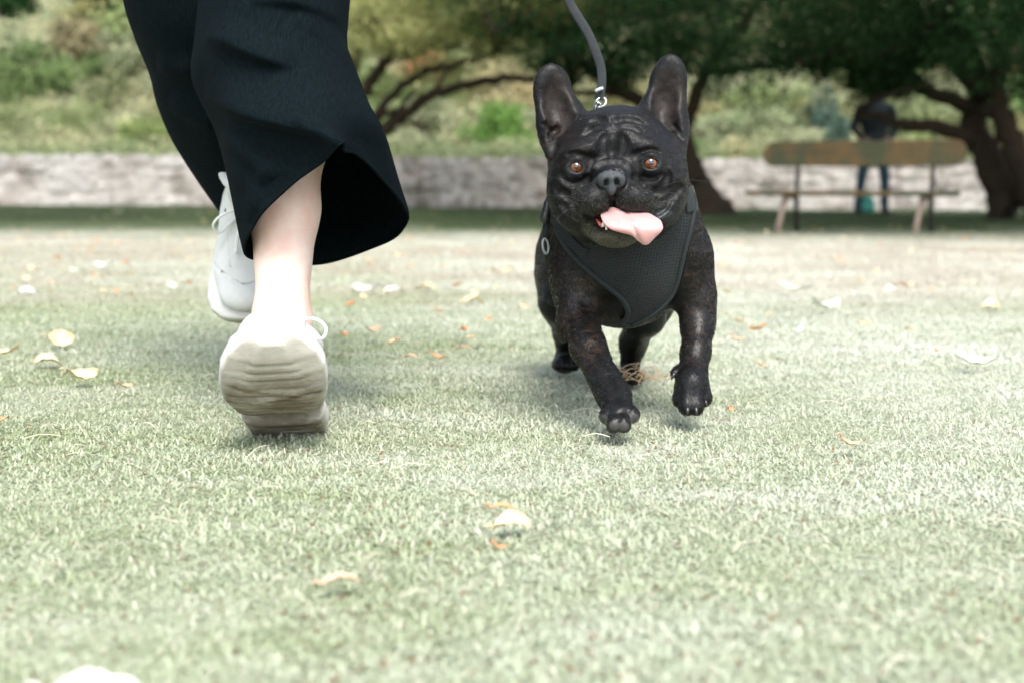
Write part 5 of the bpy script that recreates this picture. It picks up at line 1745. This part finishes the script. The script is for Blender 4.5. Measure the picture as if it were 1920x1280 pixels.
    near = [
        ((460, 470, 1.84), (490, 404, 1.78), (546, 346, 1.74), (603, 304, 1.715), (643, 266, 1.690), (647, 284, 1.745), (668, 292, 1.80),
         (704, 322, 1.85), (735, 358, 1.90), (758, 390, 1.95), (767, 411, 1.99), (748, 440, 2.04), (694, 466, 2.07), (612, 492, 2.08), (540, 495, 2.03), (482, 488, 1.93)),
        ((452, 440, 1.85), (480, 380, 1.79), (530, 322, 1.75), (584, 283, 1.72), (628, 258, 1.700), (642, 262, 1.735), (664, 272, 1.79),
         (700, 302, 1.85), (730, 338, 1.90), (752, 368, 1.95), (762, 385, 1.99), (745, 420, 2.05), (690, 448, 2.08), (610, 474, 2.09), (540, 478, 2.04), (476, 465, 1.94)),
        ((424, 310, 1.90), (590, 215, 1.745), (728, 285, 1.99), (590, 400, 2.13)),
        ((402, 235, 1.93), (560, 150, 1.77), (696, 222, 1.99), (560, 300, 2.14)),
        ((362, 150, 1.95), (520, 70, 1.79), (664, 140, 1.99), (520, 190, 2.14)),
        ((366, 70, 1.97), (510, 0, 1.80), (648, 80, 2.00), (515, 90, 2.15)),
        ((378, -60, 2.00), (505, -120, 1.83), (656, -70, 2.03), (515, -60, 2.17)),
        ((372, -260, 2.04), (500, -300, 1.90), (640, -260, 2.07), (510, -240, 2.20)),
        ((400, -420, 2.06), (500, -440, 1.96), (610, -430, 2.08), (500, -420, 2.20)),
    ]
    lines = [([(366, 172, 1.85), (410, 196, 1.83), (470, 220, 1.8), (540, 238, 1.77), (600, 252, 1.75), (650, 268, 1.74)], .034, .034, .007, 2.0),
             ([(412, 250, 1.85), (450, 280, 1.83), (490, 312, 1.8), (510, 345, 1.8)], .012, .016, .008, 1.99),
             ([(385, 66, 1.85), (430, 84, 1.83), (490, 108, 1.8), (560, 128, 1.8)], .020, .022, .008, 1.97),
             ([(480, 10, 1.85), (560, 8, 1.83), (620, 18, 1.8), (655, 34, 1.8)], .016, .018, .008, 1.99),
             ([(560, 40, 1.85), (610, 70, 1.83), (650, 120, 1.8)], .008, .020, .010, 2.0),
             ([(636, 280, 1.85), (680, 300, 1.83), (725, 340, 1.8), (758, 392, 1.9)], .012, .018, .010, 2.02),
             ([(640, 150, 1.8), (610, 210, 1.8), (585, 250, 1.8)], .010, .03, .02, 1.97),
             ([(430, 300, 1.8), (470, 350, 1.8), (480, 400, 1.8)], .007, .014, .010, 1.95),
             ([(540, 290, 1.8), (500, 350, 1.8), (470, 420, 1.8)], .007, .020, .012, 1.95)]
    trouser(near, lines, "trouser_leg", .0045)
    rear = [
        ((436, 362, 2.40), (480, 452, 2.30), (600, 430, 2.40), (520, 352, 2.56)),
        ((398, 330, 2.38), (458, 420, 2.27), (600, 390, 2.38), (500, 320, 2.55)),
        ((336, 262, 2.35), (430, 320, 2.20), (590, 320, 2.36), (470, 240, 2.52)),
        ((300, 200, 2.30), (410, 230, 2.13), (570, 240, 2.30), (440, 180, 2.48)),
        ((284, 140, 2.26), (395, 150, 2.08), (560, 160, 2.26), (430, 120, 2.44)),
        ((254, 70, 2.20), (380, 60, 2.02), (540, 80, 2.22), (420, 40, 2.40)),
        ((232, 0, 2.16), (360, -40, 1.99), (520, -20, 2.18), (400, -40, 2.35)),
        ((214, -140, 2.12), (340, -180, 1.96), (500, -170, 2.14), (380, -170, 2.28)),
        ((212, -320, 2.08), (330, -350, 1.95), (470, -340, 2.10), (360, -330, 2.22)),
        ((230, -430, 2.06), (330, -450, 1.96), (450, -440, 2.08), (340, -430, 2.20)),
    ]
    trouser(rear, [([(290, 120, 2.1), (330, 135, 2.08), (380, 140, 2.08)], .018, .02, .01, 2.3),
                   ([(300, 190, 2.1), (345, 215, 2.08), (400, 240, 2.08)], .016, .02, .01, 2.3)], "trouser_leg", .005)
    # waist
    wf = Field(axis((-.70, -.08, .009)), axis((1.85, 2.35, .009)), axis((.80, 1.05, .009)))
    wf.add(Ell(pel + (0, 0, .05), (.178, .130, .135)), .05)
    Vw, Qw = wf.mesh(); Vw = relax(Vw, Qw, 2)
    link("waistband", np_mesh("waistband", Vw, Qw, rl), cloth, root)
    # ---- shoes
    Rn = rot_frame(math.radians(2.4), math.radians(23.5), math.radians(3))
    build_shoe(root, rl, heelL, Rn, 1, 'near')
    Rr_ = rot_frame(math.radians(6), math.radians(-66), 0.0)
    toe = pv(466, 600, 2.20)
    hr = toe - np.array((0, .235, .04)) @ Rr_.T
    build_shoe(root, rl, hr, Rr_, -1, 'far')
build_runner()
# ------------------------------------------------------------------ bench
def build_bench():
    A = np.array(pt(1430, 300, 13.0)); B = np.array(pt(1812, 300, 12.2))
    A[2] = B[2] = 0
    u = (B - A); Ln = np.linalg.norm(u[:2]); u = u / Ln
    n = np.array((u[1], -u[0], 0)); n = n if n[1] < 0 else -n     # toward the front
    o = (A + B) / 2; o[2] = 0
    root = empty("park_bench", o, "weathered wooden park bench with a single plank back, standing under the trees", "bench")
    wood = mat("bench_wood", (.09, .075, .04), .8, .25)
    t = NT(wood); p = t.pos((4, 4, 1.5))
    a = t.noise(p, 1.2, 4, .6); g = t.noise(t.pos((3, 3, 60)), 1.0, 4)
    c = t.mix(t.ramp(a, [(.42, (0,) * 3), (.60, (1,) * 3)]), (.040, .046, .022), (.095, .058, .022))
    c = t.mix(t.ramp(g, [(.5, (0,) * 3), (.8, (1,) * 3)]), c, (.035, .030, .018))
    t.color(c); t.bump(g, .6, .006)
    leg_m = mat("bench_leg", (.20, .15, .12), .8, .2)
    t = NT(leg_m); t.color(t.mix(t.noise(t.pos(), 25, 4), (.13, .09, .07), (.30, .24, .20)))
    iron = mat("bench_iron", (.035, .030, .026), .7, .3)
    def Wp(s, f, z): return np.array((0, 0, z)) + u * s + n * f
    # back plank: rounded ends, real thickness
    def plank(name, s0, s1, f, z0, z1, th, rnd, tilt, mt):
        prof = []
        hz = (z1 - z0) / 2; zc = (z0 + z1) / 2
        for i in range(9):
            a_ = math.pi / 2 - math.pi * i / 8; prof.append((s1 - rnd + rnd * math.cos(a_), zc + hz * math.sin(a_)))
        for i in range(9):
            a_ = -math.pi / 2 - math.pi * i / 8; prof.append((s0 + rnd + rnd * math.cos(a_), zc + hz * math.sin(a_)))
        m_ = len(prof)
        V = []
        for q, sc in ((-th / 2, .94), (-th / 2 + .006, 1), (th / 2 - .006, 1), (th / 2, .94)):
            for (s, z) in prof:
                zz = zc + (z - zc) * sc
                V.append(Wp(s, f + q + (zz - zc) * tilt, zz))
        F = []
        for r_ in range(3):
            for i in range(m_):
                j = (i + 1) % m_
                F.append((r_ * m_ + i, r_ * m_ + j, (r_ + 1) * m_ + j, (r_ + 1) * m_ + i))
        F.append(tuple(range(m_))[::-1]); F.append(tuple(3 * m_ + i for i in range(m_)))
        return link(name, MB().add(V, F).mesh(name), mt, root, smooth=False)
    h = Ln / 2
    plank("backrest", -h, h, -.02, .585, .81, .05, .10, -.25, wood)
    plank("seat", -h - .03, h - .02, .26, .325, .37, .34, .02, 0, wood)
    for q in (-.56, .62):
        s = q * h * 1.0 if False else q
        # back post, continuing as the rear leg
        link("post", MB().tube([Wp(s, .0, -.02), Wp(s, .03, .18), Wp(s, .04, .36), Wp(s, .015, .56), Wp(s, -.03, .72)], [.026, .022, .024, .022, .020], sides=8).mesh("post"), iron, root)
        link("leg", MB().tube([Wp(s - .06, .42, -.02), Wp(s - .045, .40, .10), Wp(s - .03, .37, .22), Wp(s, .34, .34)], [.032, .024, .026, .032], sides=8).mesh("leg"), leg_m, root)
        link("bracket", MB().tube([Wp(s, .03, .30), Wp(s, .12, .318), Wp(s, .25, .320), Wp(s, .36, .31)], [.022, .024, .024, .022], sides=8).mesh("bracket"), iron, root)

# ------------------------------------------------------------------ far figure and bag
def build_far_person():
    b = np.array((4.93, 19.6, float(ground_z(4.95, 19.6))))
    root = empty("person", b, "distant man in a dark navy jacket and blue jeans standing behind the bench", "person")
    X = axis((-.36, .36, .011)); Y = axis((-.25, .25, .011)); Z = axis((-.01, 1.86, .011))
    def fld(): return Field(X, Y, Z)
    hipz = .93
    f = fld()
    for s, fx in ((-1, -.20), (1, .17)):
        f.chain([(s * .085, 0, hipz), (s * .12 + fx * .2, -.02, .52), (fx, 0, .10)], [.078, .056, .040], .03)
        f.add(Ell((fx, -.06, .045), (.048, .125, .042)), .02)
    f.add(Ell((0, 0, .98), (.15, .10, .12)), .05); f.add(Ell((0, 0, 1.28), (.17, .11, .22)), .06)
    f.chain([(-.19, 0, 1.42), (0, .01, 1.47), (.19, 0, 1.42)], [.06, .07, .06], .04)
    f.chain([(0, 0, 1.46), (0, -.01, 1.58)], [.055, .055], .03)
    f.add(Ell((0, -.02, 1.68), (.075, .092, .115)), .02); f.add(Ell((0, -.115, 1.665), (.013, .018, .02)), .01)
    for s in (-1, 1):
        f.chain([(s * .20, 0, 1.42), (s * .27, .02, 1.18), (s * .17, -.10, 1.02)], [.05, .040, .030], .02)
        f.add(Ell((s * .13, -.13, 1.0), (.045, .03, .04)), .02)
    skin = mat("far_skin", (.16, .10, .075), .7)
    def add(name, ff, m_):
        V, Q = ff.mesh(); V = relax(V, Q, 2); link(name, np_mesh(name, V, Q), m_, root)
    add("body", f, skin)
    j = fld()
    j.add(Ell((0, 0, 1.02), (.175, .125, .14)), .05); j.add(Ell((0, 0, 1.28), (.205, .135, .24)), .06)
    j.chain([(-.20, 0, 1.42), (0, .01, 1.48), (.20, 0, 1.42)], [.075, .08, .075], .04)
    for s in (-1, 1): j.chain([(s * .21, 0, 1.42), (s * .285, .02, 1.18), (s * .20, -.08, 1.04)], [.066, .055, .044], .02)
    add("jacket", j, mat("navy_jacket", (.003, .008, .013), .85))
    k = fld()
    k.add(Ell((0, 0, .95), (.16, .115, .12)), .05)
    for s, fx in ((-1, -.20), (1, .17)): k.chain([(s * .085, 0, hipz), (s * .12 + fx * .2, -.02, .52), (fx, 0, .085)], [.092, .068, .056], .03)
    add("jeans", k, mat("blue_jeans", (.012, .045, .062), .85))
    hh = fld(); hh.add(Ell((0, .01, 1.71), (.083, .098, .105)), .01); hh.sub(Ell((0, -.14, 1.63), (.06, .07, .08)), .01)
    add("hair", hh, mat("far_hair", (.012, .009, .007), .7))
    sh = fld()
    for fx in (-.20, .17): sh.add(Ell((fx, -.06, .045), (.053, .132, .048)), .02)
    sh.sub(Ell((0, 0, .20), (.5, .5, .09)), .005)
    add("boots", sh, mat("boots", (.02, .015, .012), .6))
    # teal bag between the feet
    bx = np.array((4.93, 20.0, float(ground_z(4.93, 20.0))))
    br = empty("bag", bx, "small teal bag on the grass between the distant man's feet", "bag")
    g = Field(axis((-.2, .2, .012)), axis((-.12, .12, .012)), axis((-.01, .34, .012)))
    g.add(Ell((0, 0, .13), (.13, .08, .14)), .02); g.add(Ell((0, 0, .06), (.14, .09, .07)), .03)
    V, Q = g.mesh(); V = relax(V, Q, 2)
    tm = mat("teal_cloth", (.05, .28, .22), .7)
    link("bag_body", np_mesh("bag_body", V, Q), tm, br)
    link("handle", MB().tube(catmull([(-.07, 0, .24), (-.05, 0, .32), (.05, 0, .32), (.07, 0, .24)], 5), .010, sides=6).mesh("handle"), tm, br)

# ------------------------------------------------------------------ fallen leaves
def leaf_shape(L, W, curl, twist, rg):
    """a fallen leaf: pointed blade with midrib, cupped, with a short stalk"""
    nu, nv = 13, 7
    V = []
    for i in range(nu):
        s = i / (nu - 1)
        w = W * (math.sin(math.pi * s ** .85) ** .8) * .5 + .0002
        for j in range(nv):
            q = -1 + 2 * j / (nv - 1)
            x = (s - .5) * L; y = q * w
            z = curl * L * (s - .5) ** 2 * 1.6 + abs(q) ** 1.6 * w * .55 + twist * x * q * .5 + rg.uniform(-.02, .02) * W * .3
            z += .0012 * math.cos(q * 9 + s * 20) * (W / .03)
            V.append((x, y, z))
    F = []
    for i in range(nu - 1):
        for j in range(nv - 1):
            a = i * nv + j
            F.append((a, a + nv, a + nv + 1, a + 1))
    # underside gives it thickness
    n = len(V); th = .0005
    V2 = [(x, y, z - th) for (x, y, z) in V]
    F2 = [tuple(reversed([k + n for k in f])) for f in F]
    ed = [i * nv for i in range(nu)] + [(nu - 1) * nv + j for j in range(1, nv)] + [i * nv + nv - 1 for i in range(nu - 2, -1, -1)] + [j for j in range(nv - 2, 0, -1)]
    F3 = [(ed[k], ed[(k + 1) % len(ed)], ed[(k + 1) % len(ed)] + n, ed[k] + n) for k in range(len(ed))]
    b = MB().add(V + V2, F + F2 + F3)
    a = V[nv // 2]
    b.tube(catmull([a, (a[0] - .12 * L, 0, a[2] + .004), (a[0] - .22 * L, .01 * L, a[2] + .001)], 4), [.0010] * 8 + [.0006], sides=5)
    return b

def build_leaves():
    rg = random.Random(17)
    def lm(name, c0, c1):
        m = mat(name, c0, .5, .4); t = NT(m)
        t.color(t.mix(t.ramp(t.noise(t.pos((1, 1, 1), obj=True), 60, 4), [(.35, (0,) * 3), (.65, (1,) * 3)]), c0, c1))
        wv = t.new("ShaderNodeTexWave"); wv.inputs["Scale"].default_value = 70; wv.inputs["Distortion"].default_value = 2; t.lk(t.pos((1, .5, 1), obj=True), wv.inputs["Vector"])
        t.bump(wv.outputs["Fac"], .2, .001)
        return m
    M = {"yellow": lm("leaf_yellow", (.60, .46, .24), (.70, .60, .40)), "cream": lm("leaf_cream", (.50, .41, .25), (.62, .54, .37)),
         "orange": lm("leaf_orange", (.50, .22, .10), (.60, .34, .18)), "pale": lm("leaf_pale", (.54, .57, .49), (.64, .66, .58)),
         "tan": lm("leaf_tan", (.46, .30, .19), (.62, .46, .33)), "white": lm("leaf_white", (.60, .61, .58), (.68, .68, .65))}
    def leaf(px, py, wpx, kind, label, group=None, ang=0.0, asp=.5, curl=.6, tilt=0.15, grp=None):
        # ground depth under that spot
        r = (pt(px, py, 1.0) - CAM_POS)
        y = 2.0
        for _ in range(30):
            z = float(ground_z(r.x * y, y)) + .012
            y = .5 * y + .5 * (CAM_H - z) / max(1e-4, -r.z)
        y = min(y, 22.5)
        P = CAM_POS + r * y
        L = wpx * y / FPX
        b = leaf_shape(L, L * asp, curl * (1 if rg.random() < .6 else -.7), rg.uniform(-.6, .6), rg)
        o = link("fallen_leaf", b.mesh("fallen_leaf"), M[kind], None, label, "leaf", group)
        o.location = (P.x, y, float(ground_z(P.x, y)) + .016 + L * .05)
        o.rotation_euler = (math.radians(rg.uniform(-8, 8)) + tilt, math.radians(rg.uniform(-8, 8)), ang)
    leaf(114, 645, 50, "yellow", "broad yellow leaf standing on edge at the far left, behind a curled cream one", ang=.3, asp=.75, tilt=.75)
    leaf(152, 714, 58, "cream", "curled cream leaf on the left, nearest of the pale ones there", ang=.5, asp=.55, tilt=.5)
    leaf(90, 681, 58, "cream", "flat cream leaf between the broad yellow leaf and the curled one", ang=-.2, asp=.45)
    leaf(12, 669, 50, "yellow", "pointed yellow leaf at the left picture edge, the farther of two", ang=.1, asp=.4)
    leaf(4, 793, 26, "orange", "small orange leaf tip at the left picture edge, the nearer of two", ang=.6, asp=.5)
    leaf(236, 731, 24, "tan", "small tan leaf on the green turf left of the sneaker", ang=.2, asp=.7)
    leaf(960, 988, 74, "yellow", "yellow tan pointed leaf lying alone in the near lawn", ang=.35, asp=.55, tilt=.35)
    leaf(944, 957, 50, "orange", "ragged orange leaf scrap just behind the pointed yellow tan leaf", ang=-.1, asp=.28)
    leaf(940, 1036, 26, "orange", "small orange scrap in front of the pointed yellow tan leaf", ang=.1, asp=.4)
    leaf(640, 1096, 78, "tan", "pinkish tan narrow leaf in the near lawn below the sneaker", ang=.25, asp=.35)
    leaf(205, 1372, 270, "white", "large out of focus white leaf at the bottom edge", ang=-.25, asp=.62, curl=.10, tilt=.1)
    leaf(1832, 689, 76, "pale", "pale greenish white leaf at the right, longest of those beyond the dog", ang=-.15, asp=.45, tilt=.3)
    leaf(1860, 577, 38, "yellow", "cream yellow oval leaf near the right edge", ang=.4, asp=.6, tilt=.5)
    leaf(1547, 581, 56, "pale", "white leaf right of the dog's raised leg, the nearer of two", ang=.1, asp=.35)
    leaf(1491, 550, 58, "pale", "white leaf right of the dog's raised leg, the farther of two", ang=-.1, asp=.32)
    leaf(942, 516, 44, "cream", "long cream leaf left of the dog's shoulder", ang=-.5, asp=.4)
    leaf(888, 567, 40, "yellow", "yellow oval leaf left of the dog's hind leg", ang=.1, asp=.55)
    leaf(1370, 774, 22, "orange", "small bright orange scrap beside the raised front paw", ang=.7, asp=.5, tilt=.5)
    leaf(1596, 842, 62, "tan", "tan twisted leaf in the pale turf right of the dog", ang=.5, asp=.3, tilt=.3)
    leaf(822, 676, 28, "orange", "orange yellow leaf between sneaker and dog, right of a fainter one", ang=-.3, asp=.5)
    leaf(770, 671, 24, "tan", "faint tan leaf between sneaker and dog", ang=.1, asp=.4)
    leaf(868, 655, 32, "tan", "pinkish narrow leaf left of the dog's hind paw", ang=-.2, asp=.3)
    leaf(645, 632, 16, "orange", "orange scrap just right of the lace loop", ang=.7, asp=.6, tilt=.5)
    leaf(824, 588, 16, "orange", "orange dot of a leaf on the mid lawn between runner and dog", ang=.3, asp=.8)
    leaf(690, 549, 50, "white", "white flat leaf right of the ankle on the mid lawn", ang=.1, asp=.35)
    leaf(738, 549, 44, "pale", "pale leaf second in the row on the mid lawn", ang=.3, asp=.4)
    leaf(798, 541, 40, "cream", "cream leaf third in the row on the mid lawn", ang=-.1, asp=.45)
    leaf(48, 549, 32, "white", "white leaf on the far left lawn", ang=.4, asp=.45, tilt=.4)
    leaf(184, 523, 26, "cream", "cream leaf on the left lawn farther out than the white ones", ang=.3, asp=.5)
    leaf(196, 503, 34, "white", "flat white leaf on the left lawn beyond the cream one", ang=0, asp=.35)
    leaf(237, 494, 14, "orange", "tiny orange leaf on the left lawn", ang=.3, asp=.8)
    leaf(1700, 540, 30, "tan", "small tan leaf on the right lawn", ang=.3, asp=.35)
    leaf(1385, 643, 34, "tan", "faint tan leaf right of the raised front leg", ang=-.1, asp=.35)
    leaf(1755, 663, 18, "orange", "orange scrap left of the long greenish white leaf", ang=.9, asp=.4, tilt=.4)
    leaf(1706, 620, 24, "cream", "cream leaf beyond the long greenish white leaf", ang=.1, asp=.4)
    leaf(1430, 690, 16, "orange", "small rusty scrap on the right turf", ang=.2, asp=.5)
    # many small far leaves under the trees
    pool = {k: None for k in M}
    meshes = {}
    for kind in ("yellow", "cream", "orange", "tan", "pale"):
        meshes[kind] = leaf_shape(1.0, .55, .5, .3, rg).mesh("fallen_leaf")
        meshes[kind].materials.append(M[kind])
    zones = [((0, 420), (392, 470), "in the shade edge left of the runner", 60), ((0, 410), (470, 560), "on the worn left lawn", 30),
             ((620, 1005), (395, 470), "in the shade edge between runner and dog", 40), ((620, 1000), (470, 660), "on the worn lawn between runner and dog", 30),
             ((1345, 1920), (428, 480), "in the shade edge in front of the bench", 60), ((1345, 1920), (480, 640), "on the worn lawn right of the dog", 26)]
    for (xr, yr, where, cnt) in zones:
        for i in range(cnt):
            px = rg.uniform(*xr); py = yr[0] + (yr[1] - yr[0]) * rg.random() ** 1.3
            kind = rg.choice(["yellow", "yellow", "cream", "cream", "orange", "tan", "pale"])
            r = (pt(px, py, 1.0) - CAM_POS)
            y = 8.0
            for _ in range(40):
                x_ = r.x * y; z = float(ground_z(x_, y)) + .02; y = .6 * y + .4 * (CAM_H - z) / max(2e-3, -r.z)
            y = min(y, 21)
            P = CAM_POS + r * y
            L = rg.uniform(.018, .040)
            o = bpy.data.objects.new("fallen_leaf", meshes[kind]); SC.collection.objects.link(o)
            o.scale = (L, L, L); o.location = (P.x, y, float(ground_z(P.x, y)) + .030)
            o.rotation_euler = (rg.uniform(-.1, .9), rg.uniform(-.3, .3), rg.uniform(0, 6.28))
            props(o, "small %s leaf %s" % ({"yellow": "yellow", "cream": "cream", "orange": "orange", "tan": "tan", "pale": "whitish"}[kind], where), "leaf",
                  "small %s leaves %s" % ({"yellow": "yellow", "cream": "cream", "orange": "orange", "tan": "tan", "pale": "whitish"}[kind], where))
    # dry straw caught behind the hind paw
    b = MB(); c = pv(1192, 716, 2.24)
    for i in range(46):
        a = rg.uniform(0, 6.28); L = rg.uniform(.015, .05)
        s = c + np.array((rg.uniform(-.035, .05), rg.uniform(-.03, .03), rg.uniform(-.002, .016)))
        e = s + np.array((math.cos(a) * L, math.sin(a) * L, rg.uniform(-.006, .020)))
        b.tube(catmull([s, (s + e) / 2 + np.array((0, 0, .005)), e], 3), .0007, sides=4)
    sm = mat("dry_straw", (.52, .38, .22), .7)
    link("dry_straw", b.mesh("dry_straw"), sm, None, "little heap of dry straw beside the dog's hind paw", "straw", kind="stuff")
    # loose dead stalks scattered over the near turf
    b = MB()
    for i in range(260):
        y = math.sqrt(rg.uniform(.75 ** 2, 3.4 ** 2)); x = rg.uniform(-.42, .42) * y
        a = rg.uniform(0, 6.28); L = rg.uniform(.012, .045)
        s = np.array((x, y, .016 + rg.uniform(0, .008))); e = s + np.array((math.cos(a) * L, math.sin(a) * L, rg.uniform(-.004, .008)))
        b.tube(catmull([s, (s + e) / 2 + np.array((rg.uniform(-.004, .004), 0, .004)), e], 3), rg.uniform(.0003, .0006), sides=4)
    link("dead_stalks", b.mesh("dead_stalks"), mat("stalk", (.60, .56, .44), .7), None, "loose dry stalks strewn over the near turf", "stalks", kind="stuff")

build_bench()
build_far_person()
build_leaves()

# things that look alike and share a stretch of ground are told apart by their order from the left
def tell_apart():
    by = {}
    for o in SC.objects:
        if o.parent is None and o.get("category") and o.get("group"): by.setdefault(o["label"], []).append(o)
    words = ["leftmost", "second", "third", "fourth", "fifth", "sixth", "seventh", "eighth", "ninth", "tenth", "eleventh", "twelfth", "thirteenth",
             "fourteenth", "fifteenth", "sixteenth", "seventeenth", "eighteenth", "nineteenth", "twentieth", "twenty-first", "twenty-second", "twenty-third", "twenty-fourth", "twenty-fifth"]
    for lab, obs in by.items():
        if len(obs) < 2: continue
        obs.sort(key=lambda o: o.location.x / max(o.location.y, .1))
        for i, o in enumerate(obs):
            o["label"] = lab + (", leftmost one" if i == 0 else ", %s from left" % words[min(i, 24)])
tell_apart()
